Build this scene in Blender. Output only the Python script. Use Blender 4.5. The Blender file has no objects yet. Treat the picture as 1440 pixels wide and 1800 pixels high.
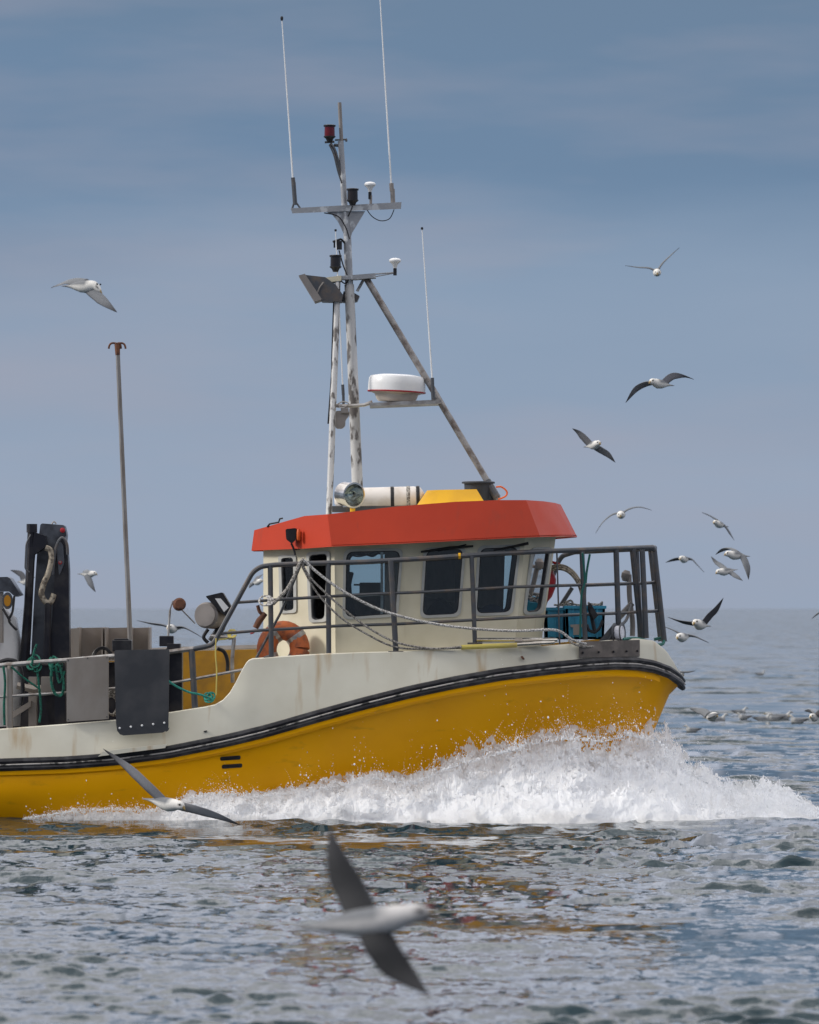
import bpy, math, random
import numpy as np
from mathutils import Vector, Matrix, geometry
random.seed(7); rng = np.random.default_rng(11)
R = math.radians
# ------------------------------------------------------------------ camera, world, sun, exposure
F = 9000.0; CAMH = 2.5; HOR = 1070.0; YC = 60.0      # focal length in photo pixels, eye height, horizon row, boat centreline distance
sc = bpy.context.scene; col = sc.collection
cam = bpy.data.cameras.new('camera'); co = bpy.data.objects.new('camera', cam); col.objects.link(co)
co.location = (0, 0, CAMH); co.rotation_euler = (R(90), 0, 0)
cam.sensor_fit = 'HORIZONTAL'; cam.sensor_width = 36; cam.lens = F/1440*36
cam.shift_y = (HOR-900)/1440; cam.clip_start = 0.5; cam.clip_end = 60000
cam.dof.use_dof = True; cam.dof.focus_distance = 58.3; cam.dof.aperture_fstop = 5.0
sc.camera = co
SUN = Vector((-0.88, -0.08, 0.52)).normalized()
w = bpy.data.worlds.new('World'); sc.world = w; w.use_nodes = True
nt = w.node_tree; nt.nodes.clear(); N = nt.nodes.new; L = nt.links.new
out = N('ShaderNodeOutputWorld'); bg = N('ShaderNodeBackground'); L(bg.outputs[0], out.inputs[0])
sky = N('ShaderNodeTexSky'); sky.sky_type = 'NISHITA'; sky.sun_disc = False
sky.sun_elevation = math.asin(SUN.z); sky.sun_rotation = math.atan2(SUN.x, SUN.y)
sky.air_density = 1.0; sky.dust_density = 2.0
tc = N('ShaderNodeTexCoord'); sep = N('ShaderNodeSeparateXYZ'); L(tc.outputs['Generated'], sep.inputs[0])
mp = N('ShaderNodeMapping'); mp.inputs['Scale'].default_value = (3.0, 3.0, 14.0); L(tc.outputs['Generated'], mp.inputs[0])
nz = N('ShaderNodeTexNoise'); nz.inputs['Scale'].default_value = 1.6; nz.inputs['Detail'].default_value = 5; L(mp.outputs[0], nz.inputs[0])
ad = N('ShaderNodeMath'); ad.operation = 'MULTIPLY_ADD'; L(nz.outputs[0], ad.inputs[0]); ad.inputs[1].default_value = 0.07
sub = N('ShaderNodeMath'); sub.operation = 'SUBTRACT'; L(sep.outputs[2], sub.inputs[0]); sub.inputs[1].default_value = 0.035
L(sub.outputs[0], ad.inputs[2])
cr = N('ShaderNodeValToRGB'); L(ad.outputs[0], cr.inputs[0])
stops = [(0.0, (.325,.395,.515)), (.03, (.325,.398,.522)), (.062, (.255,.345,.480)), (.092, (.155,.248,.385)),
         (.135, (.150,.225,.335)), (.16, (.48,.53,.65)), (.22, (.74,.79,.95)), (.36, (1.08,1.08,1.20)), (.50, (1.4,1.35,1.40)), (.60, (1.6,1.57,1.57)), (.78, (1.58,1.55,1.53)), (1, (1.52,1.5,1.48))]
e = cr.color_ramp.elements
while len(e) < len(stops): e.new(1.0)
for i, (p, c) in enumerate(stops): e[i].position = p; e[i].color = (*c, 1)
# broken cloud high above: brighter and darker patches
mp2 = N('ShaderNodeMapping'); mp2.inputs['Scale'].default_value = (2.2, 2.2, 5.0); L(tc.outputs['Generated'], mp2.inputs[0])
nz2 = N('ShaderNodeTexNoise'); nz2.inputs['Scale'].default_value = 2.0; nz2.inputs['Detail'].default_value = 6; L(mp2.outputs[0], nz2.inputs[0])
r2 = N('ShaderNodeMapRange'); L(nz2.outputs[0], r2.inputs[0]); r2.inputs[1].default_value = .35; r2.inputs[2].default_value = .68
r2.inputs[3].default_value = .55; r2.inputs[4].default_value = 1.55
hi = N('ShaderNodeMapRange'); L(sep.outputs[2], hi.inputs[0]); hi.inputs[1].default_value = .12; hi.inputs[2].default_value = .3
az = N('ShaderNodeMath'); az.operation = 'MULTIPLY_ADD'; L(sep.outputs[1], az.inputs[0]); az.inputs[1].default_value = .25; az.inputs[2].default_value = .98   # thinner cloud beyond the boat
azm = N('ShaderNodeMath'); azm.operation = 'MULTIPLY'; L(az.outputs[0], azm.inputs[0]); L(r2.outputs[0], azm.inputs[1])
lm = N('ShaderNodeMix'); lm.data_type = 'FLOAT'; L(hi.outputs[0], lm.inputs[0]); lm.inputs[2].default_value = 1; L(azm.outputs[0], lm.inputs[3])
mp3 = N('ShaderNodeMapping'); mp3.inputs['Scale'].default_value = (7, 7, 38); mp3.inputs['Rotation'].default_value = (0, .10, 0); L(tc.outputs['Generated'], mp3.inputs[0])
nz3 = N('ShaderNodeTexNoise'); nz3.inputs['Scale'].default_value = 1.0; nz3.inputs['Detail'].default_value = 5; nz3.inputs['Roughness'].default_value = .55; L(mp3.outputs[0], nz3.inputs[0])
r3 = N('ShaderNodeMapRange'); L(nz3.outputs[0], r3.inputs[0]); r3.inputs[1].default_value = .44; r3.inputs[2].default_value = .72; r3.inputs[4].default_value = .48
pk = N('ShaderNodeMix'); pk.data_type = 'RGBA'; L(r3.outputs[0], pk.inputs[0]); L(cr.outputs[0], pk.inputs[6]); pk.inputs[7].default_value = (.40,.385,.455,1)
mul = N('ShaderNodeVectorMath'); mul.operation = 'SCALE'; L(pk.outputs[2], mul.inputs[0]); L(lm.outputs[0], mul.inputs['Scale'])
sks = N('ShaderNodeVectorMath'); sks.operation = 'SCALE'; L(sky.outputs[0], sks.inputs[0]); sks.inputs['Scale'].default_value = 0.06
mx = N('ShaderNodeMix'); mx.data_type = 'RGBA'; mx.inputs[0].default_value = 0.93; L(sks.outputs[0], mx.inputs[6]); L(mul.outputs[0], mx.inputs[7])
L(mx.outputs[2], bg.inputs[0]); bg.inputs[1].default_value = 1.0
sl = bpy.data.lights.new('sun', 'SUN'); so = bpy.data.objects.new('sun', sl); col.objects.link(so)
sl.energy = 2.6; sl.angle = R(10); sl.color = (1, .95, .88); so.rotation_euler = SUN.to_track_quat('Z', 'Y').to_euler()
sc.view_settings.view_transform = 'Standard'; sc.view_settings.look = 'None'; sc.view_settings.exposure = 0; sc.view_settings.gamma = 1
try: sc.cycles.transparent_max_bounces = 24
except Exception: pass

# ------------------------------------------------------------------ helpers
def P(px, py, Y): return Vector(((px-720)/F*Y, Y, CAMH+(HOR-py)/F*Y))
def T(px, py, t=0.0): return P(px, py, YC+t)          # t: metres across the boat, minus is the near side
S = F/YC                                               # photo pixels per metre on the centreline
def lerp(a, b, f): return a+(b-a)*f
def mirror(v): return Vector((v.x, 2*YC-v.y, v.z))

def mat(name, c, rough=.5, metal=0., c2=None, scale=6., stretch=(1,1,1), lo=.45, hi=.65, bump=0., bscale=40., coat=0., spec=.28, streak=None, detail=6):
    m = bpy.data.materials.new(name); m.use_nodes = True; n = m.node_tree; b = n.nodes['Principled BSDF']
    b.inputs['Base Color'].default_value = (*c, 1); b.inputs['Roughness'].default_value = rough; b.inputs['Metallic'].default_value = metal
    b.inputs['Coat Weight'].default_value = coat; b.inputs['Specular IOR Level'].default_value = spec
    t = n.nodes.new('ShaderNodeTexCoord')
    def noise(sca, st, det):
        mpn = n.nodes.new('ShaderNodeMapping'); mpn.inputs['Scale'].default_value = st; n.links.new(t.outputs['Object'], mpn.inputs[0])
        x = n.nodes.new('ShaderNodeTexNoise'); x.inputs['Scale'].default_value = sca; x.inputs['Detail'].default_value = det
        n.links.new(mpn.outputs[0], x.inputs[0]); return x
    last = None
    if c2 is None: c2 = tuple(v*.72 for v in c); lo, hi = .35, .8
    x = noise(scale, stretch, detail); mr = n.nodes.new('ShaderNodeMapRange'); n.links.new(x.outputs[0], mr.inputs[0])
    mr.inputs[1].default_value = lo; mr.inputs[2].default_value = hi
    mi = n.nodes.new('ShaderNodeMix'); mi.data_type = 'RGBA'; n.links.new(mr.outputs[0], mi.inputs[0])
    mi.inputs[6].default_value = (*c, 1); mi.inputs[7].default_value = (*c2, 1); last = mi.outputs[2]
    if streak:
        sc_, st_, lo_, hi_, colr = streak
        x = noise(sc_, st_, 4); mr = n.nodes.new('ShaderNodeMapRange'); n.links.new(x.outputs[0], mr.inputs[0])
        mr.inputs[1].default_value = lo_; mr.inputs[2].default_value = hi_; mr.inputs[4].default_value = .75
        mi = n.nodes.new('ShaderNodeMix'); mi.data_type = 'RGBA'; n.links.new(mr.outputs[0], mi.inputs[0])
        n.links.new(last, mi.inputs[6]); mi.inputs[7].default_value = (*colr, 1); last = mi.outputs[2]
    n.links.new(last, b.inputs['Base Color'])
    x = noise(scale*2.3, (1,1,1), 4); mr = n.nodes.new('ShaderNodeMapRange'); n.links.new(x.outputs[0], mr.inputs[0])
    mr.inputs[3].default_value = max(0, rough-.12); mr.inputs[4].default_value = min(1, rough+.15); n.links.new(mr.outputs[0], b.inputs['Roughness'])
    if bump:
        x = noise(bscale, (1,1,1), 3); bp = n.nodes.new('ShaderNodeBump'); bp.inputs['Strength'].default_value = bump; bp.inputs['Distance'].default_value = .01
        n.links.new(x.outputs[0], bp.inputs['Height']); n.links.new(bp.outputs[0], b.inputs['Normal'])
    return m
RUST = (.22,.10,.04)
M = {}
M['white'] = mat('white_paint', (.68,.66,.56), .38, c2=(.56,.53,.43), scale=1.6, lo=.35, hi=.75, bump=.08, bscale=9, streak=(3.2,(2.2,2.2,.12),.58,.76,(.42,.28,.13)))
M['cream'] = mat('cream_paint', (.65,.61,.48), .45, c2=(.54,.50,.37), scale=2.4, lo=.35, hi=.75, bump=.06, bscale=12, streak=(4.0,(2,2,.15),.64,.82,(.42,.32,.2)))
M['yellow'] = mat('yellow_hull_paint', (.90,.425,.001), .33, c2=(.80,.36,.002), scale=1.1, stretch=(1,1,1.6), lo=.3, hi=.75, bump=.10, bscale=5, spec=.16, streak=(2.6,(1.0,1,2.6),.62,.78,(.46,.24,.01)))
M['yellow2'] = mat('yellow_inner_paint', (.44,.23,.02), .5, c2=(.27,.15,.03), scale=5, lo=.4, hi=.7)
M['red'] = mat('orange_red_paint', (.48,.042,.013), .5, c2=(.42,.036,.012), scale=1.5, lo=.35, hi=.7, bump=.05, bscale=6, streak=(5,(1.5,1.5,.35),.60,.78,(.30,.045,.025)))
M['rubber'] = mat('black_rubber', (.018,.018,.022), .45, c2=(.05,.05,.055), scale=8)
M['lightstrip'] = mat('grey_rubber_strip', (.42,.40,.38), .5, c2=(.04,.04,.04), scale=7, lo=.50, hi=.60)
M['rail'] = mat('grey_painted_steel', (.085,.09,.10), .42, metal=.35, c2=(.15,.12,.10), scale=7, lo=.5, hi=.72, bump=.15, bscale=60)
M['alu'] = mat('aluminium', (.42,.41,.40), .38, metal=.7, c2=(.22,.19,.17), scale=9, lo=.42, hi=.68, bump=.15)
M['steel'] = mat('brushed_stainless', (.34,.31,.28), .42, metal=.35, c2=(.24,.205,.175), scale=3, lo=.35, hi=.7, stretch=(1,1,.5))
M['chip'] = mat('chipped_white_mast', (.50,.50,.50), .5, c2=(.13,.12,.115), scale=10, stretch=(1,1,.45), lo=.50, hi=.57, bump=.2)
M['chip2'] = mat('chipped_grey_mast', (.30,.31,.33), .5, metal=.3, c2=(.50,.52,.54), scale=9, stretch=(1,1,.7), lo=.54, hi=.60, bump=.2)
M['black'] = mat('black_plastic', (.014,.014,.017), .4, c2=(.03,.03,.033), scale=9)
M['crane'] = mat('dark_crane_paint', (.085,.095,.115), .32, c2=(.03,.032,.04), scale=4, lo=.48, hi=.66, bump=.1)
M['craneblk'] = mat('black_crane_paint', (.012,.012,.018), .34, c2=(.035,.033,.035), scale=5)
M['rubberpanel'] = mat('dark_grey_rubber_sheet', (.045,.048,.055), .42, c2=(.085,.085,.09), scale=2.2, lo=.45, hi=.7, bump=.05, bscale=7)
M['gelwhite'] = mat('white_gelcoat', (.72,.73,.74), .28, c2=(.66,.66,.66), scale=3, lo=.4, hi=.7)
M['gelcream'] = mat('cream_gelcoat', (.66,.60,.52), .4, c2=(.55,.47,.38), scale=4, lo=.4, hi=.7)
M['raft'] = mat('raft_canister', (.72,.68,.64), .4, c2=(.52,.45,.38), scale=4, lo=.45, hi=.75)
M['redstripe'] = mat('dark_red_stripe', (.35,.02,.03), .4)
M['redlens'] = mat('red_lens', (.11,.006,.012), .12, coat=.5)
M['darklens'] = mat('dark_lens', (.02,.015,.015), .12, coat=.5)
M['amber'] = mat('amber_lens', (.45,.20,.015), .3)
M['fyellow'] = mat('yellow_plastic', (.70,.38,.015), .4, c2=(.6,.32,.02), scale=3)
M['paleyellow'] = mat('pale_yellow_sleeve', (.55,.46,.12), .5, c2=(.45,.36,.12))
M['bucket'] = mat('dark_grey_tub', (.04,.045,.055), .45)
M['orange'] = mat('orange_float', (.45,.12,.04), .6, c2=(.20,.07,.04), scale=12, lo=.45, hi=.65, bump=.4, bscale=25)
M['orangehose'] = mat('orange_hose', (.65,.12,.03), .4)
M['redbuoy'] = mat('red_buoy', (.42,.03,.04), .4)
M['blue'] = mat('blue_plastic', (.045,.27,.42), .45, c2=(.03,.17,.28), scale=5)
M['rope'] = mat('pale_rope', (.38,.36,.33), .8, c2=(.12,.11,.10), scale=60, lo=.45, hi=.55, bump=.5, bscale=90)
M['ropewhite'] = mat('white_twisted_rope', (.62,.61,.59), .8, c2=(.20,.19,.18), scale=70, lo=.45, hi=.55, bump=.5, bscale=90)
M['ropegreen'] = mat('green_rope', (.012,.13,.09), .75, c2=(.01,.05,.04), scale=50, lo=.45, hi=.6, bump=.5, bscale=90)
M['ropeteal'] = mat('teal_rope', (.05,.34,.27), .7, c2=(.03,.22,.17), scale=50, lo=.45, hi=.6)
M['hose'] = mat('sheathed_hose', (.33,.29,.23), .7, c2=(.12,.10,.08), scale=22, lo=.45, hi=.6, bump=.5)
M['rust'] = mat('rusty_iron', (.16,.07,.04), .75, c2=(.06,.03,.025), scale=14, bump=.5)
M['wood'] = mat('weathered_pole', (.25,.25,.255), .5, metal=.3, c2=(.17,.155,.145), scale=8, stretch=(1,1,.2), lo=.45, hi=.6)
M['cabin_shade'] = mat('cabin_shade_lining', (.30,.22,.18), .7, c2=(.08,.065,.06), scale=2.5, lo=.4, hi=.62)  # cream inner walls coloured brown, the dim cabin shade put into the colour
M['frame'] = mat('window_frame_grey', (.36,.37,.36), .5, c2=(.46,.46,.43), scale=5, lo=.4, hi=.65)
M['stay'] = mat('worn_stay_tube', (.24,.23,.225), .45, metal=.4, c2=(.12,.10,.09), scale=9, lo=.42, hi=.6, bump=.2)
M['worn'] = mat('worn_brown_steel', (.13,.115,.105), .55, metal=.3, c2=(.22,.19,.17), scale=6, lo=.4, hi=.65, bump=.2)
M['partition'] = mat('brown_partition', (.42,.33,.28), .6, c2=(.22,.17,.14), scale=2.2, stretch=(2,1,.6), lo=.42, hi=.6)
M['deckgrey'] = mat('grey_deck', (.22,.22,.21), .7, bump=.2)
M['cloth_silhouette'] = mat('dark_cloth_silhouette', (.012,.013,.018), .85)
M['navy'] = mat('navy_cloth', (.012,.018,.05), .85)
M['skin'] = mat('skin', (.30,.17,.12), .55)
M['chrome'] = mat('polished_steel', (.62,.60,.57), .16, metal=1., c2=(.45,.42,.38))
M['tealpaint'] = mat('green_pipe_paint', (.02,.13,.11), .5)
M['grey'] = mat('grey_gear_paint', (.24,.22,.21), .5)
M['whiteline'] = mat('white_line_wound', (.66,.67,.72), .7, c2=(.5,.5,.55), scale=60, stretch=(.2,.2,1), bump=.4)
def glassmat():
    m = bpy.data.materials.new('window_glass'); m.use_nodes = True; n = m.node_tree; n.nodes.clear()
    o = n.nodes.new('ShaderNodeOutputMaterial'); mi = n.nodes.new('ShaderNodeMixShader'); tr = n.nodes.new('ShaderNodeBsdfTransparent')
    gl = n.nodes.new('ShaderNodeBsdfGlossy'); fr = n.nodes.new('ShaderNodeFresnel'); tr.inputs[0].default_value = (.80,.86,.87,1)
    gl.inputs['Roughness'].default_value = .03; fr.inputs[0].default_value = 1.42
    n.links.new(fr.outputs[0], mi.inputs[0]); n.links.new(tr.outputs[0], mi.inputs[1]); n.links.new(gl.outputs[0], mi.inputs[2]); n.links.new(mi.outputs[0], o.inputs[0])
    return m
M['glass'] = glassmat()

WORLD = {}
class MB:
    def __init__(s): s.v = []; s.f = []; s.m = []; s.sm = []
    def add(s, vs, fs, mi=0, smooth=False):
        b = len(s.v); s.v += [Vector(p) for p in vs]; s.f += [[b+i for i in f] for f in fs]; s.m += [mi]*len(fs); s.sm += [smooth]*len(fs); return s
    def tube(s, pts, r, seg=10, mi=0, caps=True, closed=False):
        pts = [Vector(p) for p in pts]; n = len(pts); rs = r if isinstance(r, (list, tuple)) else [r]*n
        vs = []; fs = []; up = None
        for i, p in enumerate(pts):
            a = pts[i-1] if (i > 0 or closed) else p; b = pts[(i+1) % n] if (i < n-1 or closed) else p
            d = (b-a).normalized()
            if up is None:
                up = Vector((0,0,1)) if abs(d.z) < .9 else Vector((0,1,0))
            x = d.cross(up); x = x.normalized() if x.length > 1e-6 else Vector((1,0,0)); up = x.cross(d).normalized()
            # widen at mitres
            k = 1.0
            if 0 < i < n-1:
                c = max(.5, (p-a).normalized().dot(d)); k = 1/c
            for j in range(seg):
                q = 2*math.pi*j/seg; vs.append(p+(x*math.cos(q)+up*math.sin(q))*rs[i]*min(k, 1.4))
        m_ = n if closed else n-1
        for i in range(m_):
            for j in range(seg):
                i2 = (i+1) % n; fs.append([i*seg+j, i*seg+(j+1) % seg, i2*seg+(j+1) % seg, i2*seg+j])
        s.add(vs, fs, mi, True)
        if caps and not closed:
            b = len(s.v)-len(vs); s.f += [[b+j for j in range(seg)][::-1], [b+(n-1)*seg+j for j in range(seg)]]; s.m += [mi]*2; s.sm += [False]*2
        return s
    def box(s, c, d, mi=0, ax=None, bev=.12):
        """bevelled box, centre c, full sizes d, optional axes"""
        ax = ax or (Vector((1,0,0)), Vector((0,1,0)), Vector((0,0,1))); c = Vector(c); h = [k/2 for k in d]; e_ = min(h)*bev
        vs = []; idx = {}
        for sx in (-1,1):
            for sy in (-1,1):
                for sz in (-1,1):
                    for a in range(3):
                        k = [h[0]-e_, h[1]-e_, h[2]-e_]; k[a] = h[a]
                        idx[(sx,sy,sz,a)] = len(vs); vs.append(c+ax[0]*sx*k[0]+ax[1]*sy*k[1]+ax[2]*sz*k[2])
        fs = []
        for a in range(3):
            o = [i for i in range(3) if i != a]
            for sg in (-1,1):
                q = []
                for (p, r_) in ((-1,-1),(1,-1),(1,1),(-1,1)):
                    k = [0,0,0]; k[a] = sg; k[o[0]] = p; k[o[1]] = r_; q.append(idx[(*k, a)])
                fs.append(q)
        for a in range(3):
            o = [i for i in range(3) if i != a]
            for p in (-1,1):
                for r_ in (-1,1):
                    k1 = [0,0,0]; k1[o[0]] = p; k1[o[1]] = r_; k1[a] = -1; k2 = list(k1); k2[a] = 1
                    fs.append([idx[(*k1, o[0])], idx[(*k1, o[1])], idx[(*k2, o[1])], idx[(*k2, o[0])]])
        for sx in (-1,1):
            for sy in (-1,1):
                for sz in (-1,1): fs.append([idx[(sx,sy,sz,a)] for a in range(3)])
        return s.add(vs, fs, mi)
    def prism(s, poly, d, mi=0, holes=(), inner=None):
        """polygon (3D points in a plane) given thickness vector d, with holes"""
        loops = [list(map(Vector, poly))]+[list(map(Vector, h)) for h in holes]; d = Vector(d)
        flat = [p for l in loops for p in l]; tri = geometry.tessellate_polygon(loops); n = len(flat)
        s.add(flat, tri, mi); s.add([p+d for p in flat], [t[::-1] for t in tri], mi if inner is None else inner)
        for l in loops:
            k = len(l); s.add(l+[p+d for p in l], [[i, (i+1) % k, k+(i+1) % k, k+i] for i in range(k)], mi)
        return s
    def lathe(s, base, axis, prof, seg=20, mi=0, smooth=True, end=True):
        """prof: (radius, height along axis)"""
        base = Vector(base); d = Vector(axis).normalized(); x = d.cross(Vector((0,1,0.01))).normalized(); y = d.cross(x)
        vs = []; n = len(prof)
        for (r, h) in prof:
            for j in range(seg): q = 2*math.pi*j/seg; vs.append(base+d*h+(x*math.cos(q)+y*math.sin(q))*r)
        fs = [[i*seg+j, i*seg+(j+1) % seg, (i+1)*seg+(j+1) % seg, (i+1)*seg+j] for i in range(n-1) for j in range(seg)]
        s.add(vs, fs, mi, smooth)
        b = len(s.v)-len(vs); s.f.append([b+j for j in range(seg)][::-1]); s.m.append(mi); s.sm.append(False)
        if end: s.f.append([b+(n-1)*seg+j for j in range(seg)]); s.m.append(mi); s.sm.append(False)
        return s
    def grid(s, rows, mi=0, smooth=True, wrap=False):
        n = len(rows); k = len(rows[0]); vs = [p for r in rows for p in r]; kk = k if wrap else k-1
        return s.add(vs, [[i*k+j, i*k+(j+1) % k, (i+1)*k+(j+1) % k, (i+1)*k+j] for i in range(n-1) for j in range(kk)], mi, smooth)
    def build(s, name, mats, parent=None, sharp=35):
        if not isinstance(mats, (list, tuple)): mats = [mats]
        lo = Vector([min(p[i] for p in s.v) for i in range(3)]); hi = Vector([max(p[i] for p in s.v) for i in range(3)])
        org = Vector(((lo.x+hi.x)/2, (lo.y+hi.y)/2, lo.z))
        me = bpy.data.meshes.new(name); me.from_pydata([p-org for p in s.v], [], s.f)
        for m in mats: me.materials.append(m)
        me.polygons.foreach_set('material_index', s.m); me.polygons.foreach_set('use_smooth', s.sm)
        import bmesh
        b = bmesh.new(); b.from_mesh(me); bmesh.ops.recalc_face_normals(b, faces=b.faces); b.to_mesh(me); b.free()
        try: me.set_sharp_from_angle(angle=R(sharp))
        except Exception: pass
        o = bpy.data.objects.new(name, me); col.objects.link(o); WORLD[o.name] = org
        o.location = org
        if parent: o.parent = parent; o.location = org-WORLD[parent.name]
        return o
def empty(name, loc):
    o = bpy.data.objects.new(name, None); col.objects.link(o); o.location = loc; WORLD[o.name] = Vector(loc); o.empty_display_size = .2; return o
def tag(o, label=None, cat=None, group=None, kind=None):
    for k, v_ in (('label', label), ('category', cat), ('group', group), ('kind', kind)):
        if v_: o[k] = v_
    return o
def smooth_line(pts, n=8, closed=False):
    pts = [Vector(p) for p in pts]; k = len(pts); o = []
    for i in range(k if closed else k-1):
        if closed: p0, p1, p2, p3 = pts[i-1], pts[i], pts[(i+1) % k], pts[(i+2) % k]
        else: p0 = pts[max(0,i-1)]; p1 = pts[i]; p2 = pts[i+1]; p3 = pts[min(k-1,i+2)]
        for j in range(n):
            u = j/n; o.append(.5*((2*p1)+(p2-p0)*u+(2*p0-5*p1+4*p2-p3)*u*u+(3*p1-p0-3*p2+p3)*u**3))
    if not closed: o.append(pts[-1])
    return o
def corner(pts, r=.08, n=5):
    """round the inner corners of a polyline"""
    pts = [Vector(p) for p in pts]; o = [pts[0]]
    for i in range(1, len(pts)-1):
        a = pts[i-1]-pts[i]; b = pts[i+1]-pts[i]; k = min(r, a.length*.45, b.length*.45); a = pts[i]+a.normalized()*k; b = pts[i]+b.normalized()*k
        for j in range(n+1): u = j/n; o.append(a*(1-u)**2+pts[i]*2*u*(1-u)+b*u*u)
    return o+[pts[-1]]
def rr(c, r, n=6):
    """closed 2-D polygon with rounded corners"""
    c = [Vector((*p, 0)) for p in c]; k = len(c); o = []
    for i in range(k):
        a = c[i-1]-c[i]; b = c[(i+1) % k]-c[i]; q = min(r, a.length*.48, b.length*.48); a = c[i]+a.normalized()*q; b = c[i]+b.normalized()*q
        for j in range(n+1): u = j/n; p = a*(1-u)**2+c[i]*2*u*(1-u)+b*u*u; o.append((p.x, p.y))
    return o
def circ(cx, cy, rx, ry=None, n=20): ry = ry or rx; return [(cx+rx*math.cos(2*math.pi*i/n), cy+ry*math.sin(2*math.pi*i/n)) for i in range(n)]
def plate(mb, poly, t, d, mi=0, holes=()):   # photo-side outline, at boat offset t, thickness d away from the viewer
    return mb.prism([T(x, y, t) for x, y in poly], (0, d, 0), mi, [[T(x, y, t) for x, y in h] for h in holes])
def interp(tab, x):
    return float(np.interp(x, [p[0] for p in tab], [p[1] for p in tab]))
# numpy value noise
def vnoise(x, y, z, seed=0):
    xi = np.floor(x).astype(np.int64); yi = np.floor(y).astype(np.int64); zi = np.floor(z).astype(np.int64)
    fx = x-xi; fy = y-yi; fz = z-zi; fx = fx*fx*(3-2*fx); fy = fy*fy*(3-2*fy); fz = fz*fz*(3-2*fz)
    def h(a, b, c):
        n = (a*374761393+b*668265263+c*2147483647+seed*974634777) & 0xffffffff
        n = ((n ^ (n >> 13))*1274126177) & 0xffffffff; n = n ^ (n >> 16); n = (n*2246822519) & 0xffffffff; return ((n >> 8) & 0xffff)/65535.
    r = 0
    for dx in (0,1):
        for dy in (0,1):
            for dz in (0,1):
                r = r+h(xi+dx, yi+dy, zi+dz)*(fx if dx else 1-fx)*(fy if dy else 1-fy)*(fz if dz else 1-fz)
    return r
def fbm(x, y, z, oct=5, seed=0, gain=.55):
    r = 0; a = 1; s_ = 0
    for i in range(oct): r = r+a*vnoise(x, y, z, seed+i*17); s_ += a; a *= gain; x = x*2.03; y = y*2.03; z = z*2.03
    return r/s_
def np_mesh(name, V, Fq, mats, smooth=True):
    me = bpy.data.meshes.new(name); me.vertices.add(len(V)); me.vertices.foreach_set('co', V.astype(np.float32).ravel())
    k = Fq.shape[1]; me.loops.add(Fq.size); me.loops.foreach_set('vertex_index', Fq.astype(np.int32).ravel())
    me.polygons.add(len(Fq)); me.polygons.foreach_set('loop_start', np.arange(0, Fq.size, k, dtype=np.int32))
    me.polygons.foreach_set('use_smooth', np.full(len(Fq), smooth)); me.update(calc_edges=True); me.validate()
    for m in mats: me.materials.append(m)
    o = bpy.data.objects.new(name, me); col.objects.link(o); return o

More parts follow.
